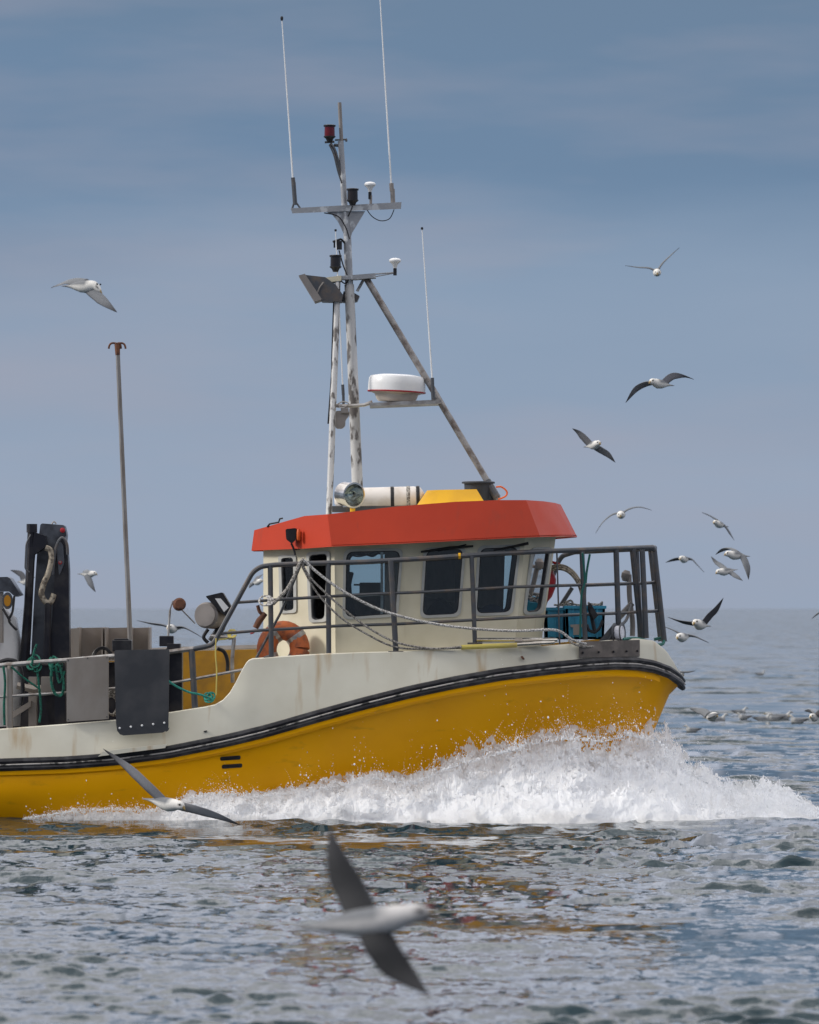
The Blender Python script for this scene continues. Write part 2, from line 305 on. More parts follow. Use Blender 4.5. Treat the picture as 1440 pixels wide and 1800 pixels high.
# ------------------------------------------------------------------ water
def water_material():
    m = bpy.data.materials.new('sea_water'); m.use_nodes = True; n = m.node_tree; b = n.nodes['Principled BSDF']
    b.inputs['Base Color'].default_value = (.008,.026,.036,1); b.inputs['Roughness'].default_value = .06; b.inputs['IOR'].default_value = 1.333
    t = n.nodes.new('ShaderNodeTexCoord'); mp_ = n.nodes.new('ShaderNodeMapping'); mp_.inputs['Scale'].default_value = (1, .8, 1)
    n.links.new(t.outputs['Object'], mp_.inputs[0])
    x = n.nodes.new('ShaderNodeTexNoise'); x.inputs['Scale'].default_value = 9; x.inputs['Detail'].default_value = 3; n.links.new(mp_.outputs[0], x.inputs[0])
    # wavelets too small for the mesh: tilt the normal by world-space noise, more where the mesh is coarse
    sa = n.nodes.new('ShaderNodeAttribute'); sa.attribute_name = 'subslope'
    x.inputs['Scale'].default_value = .6; x.inputs['Detail'].default_value = 6; x.inputs['Roughness'].default_value = .62
    xf = n.nodes.new('ShaderNodeTexNoise'); xf.inputs['Scale'].default_value = 8.5; xf.inputs['Detail'].default_value = 6; xf.inputs['Roughness'].default_value = .62; n.links.new(mp_.outputs[0], xf.inputs[0])
    def centred(node, sc_):
        v = n.nodes.new('ShaderNodeVectorMath'); v.operation = 'SUBTRACT'; n.links.new(node.outputs['Color'], v.inputs[0]); v.inputs[1].default_value = (.5,.5,.5)
        k = n.nodes.new('ShaderNodeVectorMath'); k.operation = 'MULTIPLY'; n.links.new(v.outputs[0], k.inputs[0]); k.inputs[1].default_value = sc_; return k
    c1 = centred(x, (13.0,18.0,0)); c2_ = centred(xf, (.58,.85,0))
    s1 = n.nodes.new('ShaderNodeVectorMath'); s1.operation = 'SCALE'; n.links.new(c1.outputs[0], s1.inputs[0]); n.links.new(sa.outputs['Fac'], s1.inputs['Scale'])
    ge = n.nodes.new('ShaderNodeNewGeometry'); a1 = n.nodes.new('ShaderNodeVectorMath'); n.links.new(ge.outputs['Normal'], a1.inputs[0]); n.links.new(s1.outputs[0], a1.inputs[1])
    a2 = n.nodes.new('ShaderNodeVectorMath'); n.links.new(a1.outputs[0], a2.inputs[0]); n.links.new(c2_.outputs[0], a2.inputs[1])
    nn_ = n.nodes.new('ShaderNodeVectorMath'); nn_.operation = 'NORMALIZE'; n.links.new(a2.outputs[0], nn_.inputs[0]); n.links.new(nn_.outputs[0], b.inputs['Normal'])
    at = n.nodes.new('ShaderNodeAttribute'); at.attribute_name = 'foam'
    x2 = n.nodes.new('ShaderNodeTexNoise'); x2.inputs['Scale'].default_value = 5; x2.inputs['Detail'].default_value = 7; x2.inputs['Roughness'].default_value = .7
    mp3 = n.nodes.new('ShaderNodeMapping'); mp3.inputs['Scale'].default_value = (1, .5, 1); n.links.new(t.outputs['Object'], mp3.inputs[0]); n.links.new(mp3.outputs[0], x2.inputs[0])
    a = n.nodes.new('ShaderNodeMath'); a.operation = 'ADD'; n.links.new(at.outputs['Fac'], a.inputs[0]); n.links.new(x2.outputs[0], a.inputs[1])
    mr = n.nodes.new('ShaderNodeMapRange'); n.links.new(a.outputs[0], mr.inputs[0]); mr.inputs[1].default_value = .95; mr.inputs[2].default_value = 1.15
    mi = n.nodes.new('ShaderNodeMix'); mi.data_type = 'RGBA'; n.links.new(mr.outputs[0], mi.inputs[0])
    mi.inputs[6].default_value = (.008,.026,.036,1); mi.inputs[7].default_value = (.75,.78,.82,1); n.links.new(mi.outputs[2], b.inputs['Base Color'])
    mr2 = n.nodes.new('ShaderNodeMapRange'); n.links.new(mr.outputs[0], mr2.inputs[0]); mr2.inputs[3].default_value = .06; mr2.inputs[4].default_value = .8
    n.links.new(mr2.outputs[0], b.inputs['Roughness'])
    return m
def build_water():
    p = np.concatenate([np.arange(1700, 800, -6.), np.arange(800, 60, -.85), np.geomspace(60, .45, 150)])
    y = F*(CAMH-.10)/p
    s_in = np.linspace(-.095, .095, 460); s_o = np.geomspace(.097, 1.6, 50)
    s_ = np.concatenate([-s_o[::-1], s_in, s_o])
    X = s_[None, :]*y[:, None]; Y = np.repeat(y[:, None], len(s_), 1)
    dx = np.gradient(s_)[None, :]*y[:, None]; dy = np.abs(np.gradient(y))[:, None]
    sp = np.maximum(dx, dy*.55)
    Z = np.zeros_like(X); DX = np.zeros_like(X); DY = np.zeros_like(X)
    mod = fbm(X*.23, Y*.11, X*0, 3, 5); mod = np.clip((mod-.28)/.30, .5, 1.15)
    mod2 = fbm(X*.9+40, Y*.5, X*0, 2, 9); mod2 = np.clip((mod2-.25)/.35, .3, 1.4); MISS = np.zeros_like(X)
    r = np.random.default_rng(4)
    bands = [(.09,.25,60,.075), (.20,.55,90,.205), (.55,1.3,60,.085), (1.5,4.5,20,.035)]   # wavelengths, number of waves, rms slope
    waves = [(float(np.exp(r.uniform(np.log(a_), np.log(b_)))), rm*math.sqrt(2/n_)) for a_, b_, n_, rm in bands for _ in range(n_)]
    for lam, ak in waves:
        k = 2*math.pi/lam; th = r.normal(0, .60 if lam < .6 else .42)+R(262)     # running mostly towards the viewer
        a = ak/k*r.uniform(.6, 1.35)
        kx = k*math.cos(th); ky = k*math.sin(th); ph = r.uniform(0, 6.28)
        W = np.clip((lam/sp-2.2)/3., 0, 1)
        mm = mod*mod2*1.25 if lam < .8 else (mod if lam < 2.5 else 1)
        MISS += (ak*1.0)**2/2*(1-W*W)
        A = a*W*mm; q = kx*X+ky*Y+ph
        sn = np.sin(q); Z += A*sn; cs = np.cos(q)*A*.9; DX += cs*math.cos(th); DY += cs*math.sin(th)
    # sharpen crests
    X2 = X+DX; Y2 = Y+DY
    V = np.stack([X2, Y2, Z+.10], -1).reshape(-1, 3)
    nr, nc = X.shape; i = np.arange(nr-1)[:, None]*nc+np.arange(nc-1)[None, :]
    Fq = np.stack([i, i+1, i+nc+1, i+nc], -1).reshape(-1, 4)
    o = np_mesh('water', V, Fq, [water_material()])
    px = 720+X/Y*F
    # foam left on the water close to the splash and along the hull
    front = np.interp(px, [-300, 60, 300, 600, 1000, 1300, 1480], [58.1, 57.9, 57.5, 57.1, 56.75, 56.9, 58.0])
    inside = np.clip(1-(np.abs(Y-(front+1.5))-1.0)/.5, 0, 1)*np.clip((1500-px)/60, 0, 1)*(px > -400)
    fo = (.55*inside).ravel().astype(np.float32)
    at = o.data.attributes.new('foam', 'FLOAT', 'POINT'); at.data.foreach_set('value', fo)
    at = o.data.attributes.new('subslope', 'FLOAT', 'POINT'); at.data.foreach_set('value', np.sqrt(MISS).ravel().astype(np.float32))
    tag(o, 'choppy blue grey sea with small wind waves', 'sea', kind='structure')
    return o
build_water()

# ------------------------------------------------------------------ boat
boat = empty('fishing_boat', T(560, 1447, 0))
tag(boat, 'yellow and white fishing boat with an orange red wheelhouse roof, ploughing through the sea', 'fishing boat')
RUB = [(-700,1352),(-200,1350),(0,1345),(120,1341),(200,1335),(300,1322),(400,1302),(470,1285),(560,1259),(640,1237),(720,1217),(800,1200),(880,1186),(960,1176),(1030,1169),(1080,1166),(1120,1167),(1150,1172),(1175,1182),(1190,1194),(1195,1203)]
def b_rub(x):
    s_ = max(0, min(1, (x-620)/575)); return 2.0*max(0, 1-s_**2.7)**.55*(1 if x > 100 else 1-.00012*(100-x))
def rubpt(x, off=0, dz=0):
    b = max(0, b_rub(x)+off); p = T(x, interp(RUB, x), -b); p.z += dz; return p
us = [0]; 
xs_r = list(np.concatenate([np.linspace(-700, 900, 70), 1195-(295)*(1-np.linspace(0, 1, 40)[1:])**1.8]))
nearhull = []
rows = []
for x in xs_r:
    u = (x+700)/1895.
    xw = -700+u**1.02*(1075+700) if x > 0 else x
    k = max(0, (x-250)/945.)
    xw = x-k**2*112                                      # raked stem
    bw = 1.78*max(0, 1-max(0, (x-120)/1075)**1.9)**.9     # fine entry on the waterline
    top = rubpt(x); bt = b_rub(x)
    wl = T(xw, 1447, -bw)
    row = []
    for f in np.linspace(0, 1, 14):
        if f == 0: row.append(top.copy()); continue
        b = lerp(bt, bw, f**(1.0+.15*k)); bow = .10*math.sin(math.pi*f)*(1-k)*min(1, bt); b *= 1-.16*math.sin(math.pi*f)*k
        X = lerp(top.x-.07*k**10, wl.x, f); Z = lerp(top.z, .02, f); b = max(0, b+bow) if bt > .02 else 0
        if f < .09: b = max(0, b-.0)
        row.append(Vector((X, YC-b, Z)))
    kb = bw*.72; row.append(Vector((wl.x-.1, YC-kb, -.55)))
    rows.append(row); nearhull.append(row)
hb = MB(); hb.grid(rows, 0); hb.grid([[mirror(p) for p in r] for r in rows], 0)
hb.add([rows[0][j] for j in range(15)]+[mirror(rows[0][j]) for j in range(15)][::-1], [list(range(30))], 0)
HULLPTS = [p for r in rows for p in r]
HX = np.array([[720+p.x/p.y*F, HOR-(p.z-CAMH)/p.y*F] for p in HULLPTS]); HY = np.array([p.y for p in HULLPTS])
def on_hull(px, py, off=0.0):
    d = ((HX-np.array([px, py]))**2).sum(1); i = np.argsort(d)[:4]; w_ = 1/(d[i]+1e-3); Y = float((HY[i]*w_).sum()/w_.sum())-off; return P(px, py, Y)
hull = hb.build('hull', M['yellow'], boat, 50)
# narrow moulded ledge just under the rubbing strake
lb = MB(); rws = []
for x in [k for k in xs_r if k < 1160]:
    c = rubpt(x); n_ = [(0.005,-.05),(.045,-.06),(.04,-.115),(-.01,-.15)]
    b = b_rub(x); tp_ = min(1, max(0, (1160-x)/160)); rws.append([Vector((c.x, YC-max(0, b+o_*tp_), c.z+z_)) for o_, z_ in n_])
lb.grid(rws, 0); lb.grid([[mirror(p) for p in r] for r in rws], 0); lb.build('hull_ledge', M['yellow'], boat)
# rubbing strake: two black tubes and a pale strip in the middle
for (nm, dz, r_, m_, o_) in (('rubbing_strake', .040, .036, 'rubber', .035), ('rubbing_strake', -.038, .036, 'rubber', .035), ('strake_strip', .001, .009, 'lightstrip', .066)):
    t_ = MB(); pts = []
    for x in xs_r:
        b = b_rub(x); p = T(x, interp(RUB, x), -b); ox = o_*max(0, 1-b/.8) ; pts.append(Vector((p.x+ox, YC-b-o_*min(1, b/.8), p.z+dz)))
    allp = pts+[mirror(p) for p in pts[::-1][1:]]
    t_.tube(allp, r_, 8); t_.build(nm, M[m_], boat)
# white bulwark above it, near side with its low working gap
TOPN = [(-700,1290),(0,1283),(120,1274),(205,1267),(296,1254),(360,1244),(378,1240),(392,1232),(404,1219),(414,1202),(424,1182),(432,1168),(437,1162),(444,1159),(470,1157),(560,1151),(640,1148),(760,1145),(880,1141),(960,1137),(1020,1132),(1080,1126),(1120,1124),(1150,1128),(1172,1146),(1186,1168),(1195,1185)]
TOPF = [(-700,1200),(0,1172),(260,1152),(440,1147)]+TOPN[14:]
xs_b = sorted(set(list(np.linspace(-700, 350, 40))+list(np.linspace(352, 450, 50))+list(np.linspace(460, 900, 30))+xs_r[-36:]))
bw_ = MB(); nr_, fr_, ni, fi = [], [], [], []
for x in xs_b:
    b = b_rub(x); lo_ = rubpt(x); ins = .07*min(1, b)
    for tab, R_, I_, far in ((TOPN, nr_, ni, 0), (TOPF, fr_, fi, 1)):
        tp = T(x, interp(tab, x), -max(0, b-ins)); X = tp.x; 
        o1 = [Vector((lerp(lo_.x, X, f), YC-lerp(b, max(0, b-ins), f), lerp(lo_.z, tp.z, f))) for f in np.linspace(0, 1, 6)]
        th = .09*min(1, b/.3)
        o1.append(Vector((X, YC-max(0, b-ins-.015*min(1,b)), tp.z+.012))); o1.append(Vector((X, YC-max(0, b-ins-th), tp.z+.01)))
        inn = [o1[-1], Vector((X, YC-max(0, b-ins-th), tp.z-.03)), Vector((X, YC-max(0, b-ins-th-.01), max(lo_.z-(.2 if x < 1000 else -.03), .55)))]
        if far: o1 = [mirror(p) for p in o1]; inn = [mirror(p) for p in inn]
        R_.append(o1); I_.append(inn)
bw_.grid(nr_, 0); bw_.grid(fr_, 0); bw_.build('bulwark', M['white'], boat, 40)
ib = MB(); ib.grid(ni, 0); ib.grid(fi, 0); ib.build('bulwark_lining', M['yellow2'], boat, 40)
# grey capping on the far bulwark
cb = MB(); cb.tube([mirror(T(x, interp(TOPF, x)-3, -1.93)) for x in (-600, -200, 0, 140, 260, 350, 440)], .05, 6); cb.build('capping_rail', M['grey'], boat)
# decks
db = MB(); zl = 1318
ps = [T(x, zl, -(b_rub(x)-.1)) for x in (-690, -300, 0, 300, 470)]
db.add(ps+[mirror(p) for p in ps[::-1]], [list(range(10))]); db.build('main_deck', M['deckgrey'], boat)
db = MB(); ps = [T(x, interp(TOPN, x)+4, -max(.02, b_rub(x)-.12)) for x in (440,480,560,640,760,880,960,1020,1080,1120,1150,1172)]
db.grid([[p, mirror(p)] for p in ps], 0, False)
a = ps[0]; bot = Vector((a.x, a.y, T(440, zl, -1.9).z)); db.add([a, mirror(a), mirror(bot), bot], [[0,1,2,3]]); db.build('foredeck', M['white'], boat)
# vent slots in the hull
for (cx, cy) in ((405,1333),(408,1347)):
    t_ = MB(); q = rr([(cx-18,cy-2.5),(cx+18,cy-5),(cx+18,cy+2),(cx-18,cy+4.5)], 3); t_.prism([on_hull(x, y, .006) for x, y in q], (0,.02,0)); t_.build('vent_slot', M['black'], boat)
# white guard strip by the worn stretch of strake
t_ = MB(); plate(t_, [(172,1330),(182,1321),(220,1316),(294,1308),(290,1315),(225,1323)], -2.12, .1); t_.build('guard_strip', M['white'], boat)
# little marks / fittings on the bulwark
t_ = MB(); plate(t_, rr([(915,1154),(919,1153),(923,1159),(919,1160)],1), -b_rub(919)-.01, .03); t_.build('drain_hole', M['rust'], boat)
t_ = MB(); plate(t_, rr([(358,1285),(364,1284),(364,1286),(358,1287)],1), -b_rub(360)-.005, .03); t_.build('drain_hole', M['black'], boat)

# ---- wheelhouse
house = None
def facet(name, q, outline, wins, n_in, far=False, parent=None):
    """q: three 3-D points of the wall plane; outline and windows in photo pixels"""
    n_ = (q[1]-q[0]).cross(q[2]-q[0]).normalized()
    if n_.dot(n_in) < 0: n_ = -n_
    def pj(x, y):
        d = Vector(((x-720)/F, 1, (HOR-y)/F)); c = Vector((0,0,CAMH)); return c+d*((q[0]-c).dot(n_)/d.dot(n_))
    f = (lambda v: mirror(v)) if far else (lambda v: v)
    nn = Vector((n_.x, -n_.y, n_.z)) if far else n_
    return (lambda x, y: f(pj(x, y))), nn
whm = MB(); wins_todo = []
TN = -1.45
def wall(q, outline, wins, n_in, far=False):
    pj, nn = facet('w', q, outline, wins, n_in, far)
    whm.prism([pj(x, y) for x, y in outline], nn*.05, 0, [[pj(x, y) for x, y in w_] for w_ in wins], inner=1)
    for w_ in wins: wins_todo.append((pj, nn, w_))
W_big = rr([(607,968),(706,966),(697,1081),(605,1087)], 14)
W_3 = rr([(748,966),(816,963),(807,1081),(741,1084)], 12)
W_4 = rr([(843,962),(913,960),(899,1078),(836,1080)], 12)
W_5 = rr([(936,965),(967,964),(951,1076),(921,1078)], 9)
W_a1 = rr([(494,979),(519,978),(520,1074),(497,1076)], 6)
W_a2 = rr([(543,974),(579,971),(574,1090),(548,1092)], 8)
side_q = (T(588,950,TN), T(920,945,TN), T(905,1130,TN+.0))
wall(side_q, [(588,955),(924,940),(905,1142),(590,1156)], [W_big, W_3, W_4], Vector((0,1,0)))
wall(side_q, [(588,955),(924,940),(905,1142),(590,1156)], [W_big, W_4], Vector((0,1,0)), True)
ch_q = (T(924,940,TN), T(978,938,-.85), T(951,1130,-.85))
wall(ch_q, [(924,940),(978,938),(951,1137),(905,1142)], [W_5], Vector((-1,1,0)))
wall(ch_q, [(924,940),(978,938),(951,1137),(905,1142)], [W_5], Vector((-1,1,0)), True)
ac_q = (T(588,955,TN), T(463,960,-.45), T(463,1160,-.45))
wall(ac_q, [(588,955),(463,960),(463,1162),(590,1156)], [W_a1, W_a2], Vector((1,1,0)))
wall(ac_q, [(588,955),(463,960),(463,1162),(590,1156)], [], Vector((1,1,0)), True)
fq = [T(978,938,-.85), T(951,1137,-.85)]; whm.prism([fq[0], mirror(fq[0]), mirror(fq[1]), fq[1]], (-.05,0,0), 0, [], 1)
fq = [T(463,960,-.45), T(463,1162,-.45)]; whm.prism([fq[0], mirror(fq[0]), mirror(fq[1]), fq[1]], (.05,0,0), 0, [], 1)
wheelhouse = whm.build('wheelhouse', [M['cream'], M['cabin_shade']], boat)
def scale_poly(w_, k):
    cx = sum(p[0] for p in w_)/len(w_); cy = sum(p[1] for p in w_)/len(w_)
    return [(x+(k if x > cx else -k)*min(1, abs(x-cx)/4), y+(k if y > cy else -k)*min(1, abs(y-cy)/4)) for x, y in w_]
for (pj, nn, w_) in wins_todo:
    f1 = MB(); o_ = scale_poly(w_, 3.0); i_ = scale_poly(w_, -1.8)
    f1.prism([pj(x, y)-nn*.018 for x, y in o_], nn*.016, 0, [[pj(x, y)-nn*.018 for x, y in i_]])
    o2 = scale_poly(w_, -.4); i2 = scale_poly(w_, -3.2)
    f1.prism([pj(x, y)-nn*.006 for x, y in o2], nn*.03, 1, [[pj(x, y)-nn*.006 for x, y in i2]])
    fr = f1.build('window', [M['frame'], M['rubber']], wheelhouse)
# panes hang on their windows as the glass of the wheelhouse
for (pj, nn, w_) in wins_todo:
    g = MB(); g.prism([pj(x, y)+nn*.012 for x, y in scale_poly(w_, -1.5)], nn*.006); g.build('pane', M['glass'], wheelhouse)
# sliding divider in the large window
t_ = MB(); plate(t_, [(669,968),(674,968),(674,1084),(669,1084)], TN+.03, .03); t_.build('window_divider', M['alu'], wheelhouse)
# roof: flared orange-red visor with a nearly flat top
LOWV = [(583,961,-1.72),(700,956,-1.74),(800,951,-1.74),(900,946,-1.72),(950,944,-1.58),(985,943,-1.25),(1006,943,-.75),(1015,944,-.25)]
UPV  = [(576,904,-1.62),(700,890,-1.62),(800,882,-1.62),(880,879,-1.60),(925,879,-1.46),(955,881,-1.15),(976,884,-.70),(986,887,-.25)]
AFTL = [(442,968,-.45)]; AFTU = [(447,932,-.45)]; MIDU = (535,907,-1.28); MIDL = (533,964.5,-1.26)
low = [T(*AFTL[0]), T(*MIDL)]+[T(*p) for p in LOWV]; upp = [T(*AFTU[0]), T(*MIDU)]+[T(*p) for p in UPV]
lowa = low+[mirror(p) for p in low[::-1]]; uppa = upp+[mirror(p) for p in upp[::-1]]
# bowed camber across roof
rb = MB(); n_ = len(lowa)
for i in range(n_):
    j = (i+1) % n_; a, b, c, d = lowa[i], lowa[j], uppa[j], uppa[i]; sub_ = [a, b, c, d]
    sm = 1 < i < len(low)-1 or (len(low) <= i < n_-3)
    rb.add(sub_, [[0,1,2,3]], 0, False)
half = len(upp)
for i in range(half-1):
    a, b = upp[i], upp[i+1]; ma = (a+mirror(a))/2-Vector((0,0,.05)); mb_ = (b+mirror(b))/2-Vector((0,0,.05))
    rb.add([a, b, mb_, ma, mirror(a), mirror(b)], [[0,1,2,3],[3,2,5,4]], 1)
    a, b = low[i], low[i+1]; rb.add([a+Vector((0,0,.02)), b+Vector((0,0,.02)), mirror(b)+Vector((0,0,.02)), mirror(a)+Vector((0,0,.02))], [[0,1,2,3]], 1)
roof = rb.build('roof', [M['red'], M['cream']], boat)
import bmesh
bmm = bmesh.new(); bmm.from_mesh(roof.data); bmesh.ops.remove_doubles(bmm, verts=bmm.verts, dist=.0005)
for f in bmm.faces: f.smooth = True
bmm.to_mesh(roof.data); bmm.free()
try: roof.data.set_sharp_from_angle(angle=R(24))
except Exception: pass
# wipers
t_ = MB(); t_.tube([T(740,970,TN-.05), T(790,963,TN-.07), T(832,960,TN-.05)], [.012,.018,.012], 8); t_.tube([T(770,969,TN-.06), T(820,957,TN-.06)], .008, 6); t_.build('wiper', M['black'], wheelhouse)
t_ = MB(); t_.tube([T(868,967,TN-.05), T(905,960,TN-.07), T(929,955,TN-.05)], [.01,.014,.018], 8); t_.build('wiper', M['black'], wheelhouse)
# aft light on the visor with its bracket
t_ = MB(); plate(t_, rr([(502,930),(521,928),(521,947),(513,956),(503,948)],3), -1.25, .10); t_.tube([T(512,955,-1.2), T(517,966,-1.2), T(519,976,-1.2)], .012, 6); t_.tube([T(517,966,-1.2), T(527,965,-1.1)], .01, 6)
tl = t_.build('deck_light', M['black'], boat)
t_ = MB(); t_.lathe(T(525,950,-1.28), (0,0,1), [(.012,0),(.022,.02),(.022,.1),(.012,.13)], 10); t_.build('lamp_clip', M['orangehose'], tl)
t_ = MB(); t_.tube([T(470,926,-.68), T(474,921,-.72), T(490,918,-.85), T(492,912,-.88), T(497,911,-.9)], .01, 6); t_.build('roof_hook', M['black'], boat)

# ---- inside the wheelhouse
t_ = MB(); plate(t_, rr([(632,1024),(672,1024),(672,1046),(632,1046)],2), .4, .4); t_.tube([T(622,1028,.4), T(632,1028,.4)], .012, 6); t_.build('instrument_screen', M['grey'], boat)
t_ = MB(); plate(t_, [(600,1050),(720,1044),(930,1085),(930,1130),(600,1140)], .1, 1.0); t_.build('helm_console', M['cabin_shade'], boat)
t_ = MB(); plate(t_, [(676,960),(712,960),(712,1100),(676,1100)], -1.0, .3); t_.build('cabin_partition', M['partition'], boat); t_ = MB(); plate(t_, [(735,960),(800,960),(800,1100),(735,1100)], .6, .1); t_.build('cabin_partition', M['partition'], boat); t_ = MB(); plate(t_, [(820,960),(888,960),(884,1100),(820,1100)], .7, .1)
t_.build('cabin_partition', M['partition'], boat)
t_ = MB(); t_.lathe(T(775,1108,-.6), (0,0,1), [(.2,0),(.22,.1),(.16,.24),(.07,.34),(.02,.38)], 14); t_.build('helm_seat', M['cloth_silhouette'], boat)
t_ = MB(); t_.lathe(T(865,1100,-.9), (0,0,1), [(.2,0),(.215,.08),(.17,.17),(.08,.23),(.02,.25)], 16); t_.build('seat_back', M['navy'], boat)
# coiled wires hanging under the ceiling
t_ = MB(); 
for k in range(4): t_.tube(smooth_line([T(606,972-k*2,-.9+k*.1), T(630,978-k*3,-.9+k*.1), T(655,972+k*2,-.9+k*.1), T(670,966,-.9+k*.1)], 6), .011, 6)
t_.build('ceiling_cable', M['black'], boat)
def skin_body(name, joints, edges, mats, parent=None, sub=2):
    me = bpy.data.meshes.new(name); c = sum((Vector(j[0]) for j in joints), Vector())/len(joints); c = Vector((c.x, c.y, min(j[0].z for j in joints)))
    me.from_pydata([j[0]-c for j in joints], edges, []); o = bpy.data.objects.new(name, me); col.objects.link(o); o.location = c; WORLD[o.name] = c
    sk = o.modifiers.new('skin', 'SKIN'); sk.use_smooth_shade = True
    for i, j in enumerate(joints): me.skin_vertices[0].data[i].radius = j[1] if isinstance(j[1], tuple) else (j[1], j[1]); me.skin_vertices[0].data[i].use_root = (i == 0)
    s2 = o.modifiers.new('sub', 'SUBSURF'); s2.levels = sub; s2.render_levels = sub
    for m in mats: me.materials.append(m)
    if parent: o.parent = parent; o.location = c-WORLD[parent.name]
    return o
b0 = T(606,1130,-.35)
def J(x, y, z, r): return (b0+Vector((x, y, z)), r)
js = [J(0,0,0,(.16,.12)), J(.0,0,.22,(.15,.12)), J(.01,0,.45,(.19,.13)), J(.02,0,.58,(.08,.07)), J(.03,0,.66,(.055,.055)), J(.045,0,.74,(.085,.095)), J(.05,0,.84,(.08,.09)), J(.07,0,.735,(.05,.04)),
      J(.02,-.2,.5,.07), J(.10,-.24,.26,.05), J(.33,-.2,.2,.038), J(.42,-.19,.22,(.035,.02)), J(.02,.2,.5,.07), J(.10,.24,.26,.05), J(.33,.2,.2,.038), J(.42,.19,.22,(.035,.02)),
      J(.2,-.1,-.05,.09), J(.42,-.1,-.08,.07), J(.45,-.1,-.4,.05), J(.2,.1,-.05,.09), J(.42,.1,-.08,.07), J(.45,.1,-.4,.05)]
es = [(0,1),(1,2),(2,3),(3,4),(4,5),(5,6),(5,7),(2,8),(8,9),(9,10),(10,11),(2,12),(12,13),(13,14),(14,15),(0,16),(16,17),(17,18),(0,19),(19,20),(20,21)]
pr = skin_body('person', js, es, [M['cloth_silhouette']])  # head and hands near black too, so the figure is coloured as a silhouette
tag(pr, 'person in dark silhouette sitting inside the wheelhouse at the left edge of the large window', 'person')

# ---- railings
rail = empty('railing', T(760,1150,-1.9)); rail.parent = boat; rail.location = WORLD['railing']-WORLD['fishing_boat']
def railt(x):     # the rail follows the deck edge
    return -max(.35, b_rub(min(x+25, 1170))-.16) if x > 700 else -1.86
def RP(lst, far=False):
    o = [T(x, y, railt(x)) for x, y in lst]; return [mirror(p) for p in o] if far else o
NR = [(340,1141),(374,1134),(384,1116),(444,1006),(458,996),(482,993),(560,990),(640,988),(760,981),(860,974),(960,969),(1040,966),(1090,964),(1125,963)]
endx = [T(1146,963,-.50), T(1155,965,-.30)]
top = corner(RP(NR), .12, 4)+[T(1146,963,-.55)]
topfar = [mirror(p) for p in corner(RP([(1022,966),(1060,965),(1090,964),(1125,963)]), .05)+[T(1146,963,-.55)]]
full = top+[T(1151,963,0)]+topfar[::-1]
full += corner([topfar[0], mirror(T(1003,972,-1.6)), mirror(T(992,990,-1.6)), mirror(T(969,1066,-1.6))], .1)[1:]
t_ = MB(); t_.tube(full, .030, 10); t_.build('top_rail', M['rail'], rail)
for lst in ([(418,1059),(520,1052),(640,1045),(760,1040),(900,1032),(1030,1028),(1090,1026),(1130,1025)], [(386,1114),(460,1108),(600,1100),(700,1097),(830,1090),(960,1083),(1030,1080),(1090,1078),(1136,1075)]):
    pts = RP(lst)+[T(lst[-1][0]+22, lst[-1][1]-1, -.4)]; e_ = RP([(x, y) for x, y in lst if x >= 1030])+[T(lst[-1][0]+22, lst[-1][1]-1, -.4)]
    t_ = MB(); t_.tube(pts+[mirror(p) for p in e_[::-1]], .0175, 8); t_.build('mid_rail', M['rail'], rail)
for (x0, y0, x1, y1, r_) in ((475,993,477,1156,.03),(577,990,578,1151,.03),(687,985,696,1146,.033),(829,977,835,1131,.027),(979,970,984,1134,.010),(1023,968,1029,1125,.03),(1083,966,1088,1122,.033),(1112,965,1128,1122,.036)):
    t_ = MB(); p1 = T(x1, y1, railt(x1)); t_.tube([T(x0, y0, railt(x0)), p1], r_, 9)
    if x0 < 900: t_.box(p1+Vector((0,0,.0)), (.17,.12,.02))
    t_.build('rail_post', M['rail'], rail)
for (x0, y0, x1, y1, t0) in ((1129,966,1136,1122,-.75),(1150,966,1168,1128,-.42),):
    for far in (0, 1):
        t_ = MB(); q = [T(x0, y0, t0), T(x1, y1, t0)]; q = [mirror(p) for p in q] if far else q; t_.tube(q, .033, 9); t_.build('rail_post', M['rail'], rail)
t_ = MB(); t_.tube([T(1006,1033,1.6), T(986,1064,1.6)], .026, 8); t_.build('rail_brace', M['rail'], rail)
t_ = MB(); t_.tube([T(806,977.5,railt(806)), T(810,977.3,railt(806))], .036, 10); t_.build('tape_band', M['fyellow'], rail)
# diagonal stays aft
t_ = MB(); t_.tube([T(528,994,-1.80), T(494,1076,-1.80), T(450,1158,-1.80)], .016, 7); t_.build('rail_brace', M['rail'], rail)
# low working rail aft
t_ = MB(); t_.tube([T(-600,1180,-1.86), T(0,1170,-1.86), T(60,1165,-1.86), T(130,1160,-1.86), T(205,1153,-1.86), T(298,1146,-1.86), T(344,1140,-1.86)], .028, 9); t_.build('top_rail', M['alu'], rail)
t_ = MB(); t_.tube([T(-600,1232,-1.86), T(0,1225,-1.86), T(60,1221,-1.86), T(130,1217,-1.86), T(298,1201,-1.86), T(345,1193,-1.86), T(428,1177,-1.86)], .016, 8); t_.build('mid_rail', M['alu'], rail)
for (x0, y0, x1, y1, m_) in ((337,1142,343,1247,'rail'),(17,1170,17,1283,'steel'),(-120,1172,-120,1290,'steel')):
    t_ = MB(); t_.tube([T(x0, y0, -1.86), T(x1, y1, -1.86)], .036, 8); t_.build('rail_post', M[m_], rail)
t_ = MB(); t_.tube(corner([T(402,1122,-1.5), T(412,1120,-1.5), T(408,1160,-1.5), T(409,1200,-1.5)], .05), .022, 8); t_.tube([T(370,1118,-1.5), T(405,1121,-1.5)], .022, 8); t_.build('bent_pipe', M['alu'], rail)

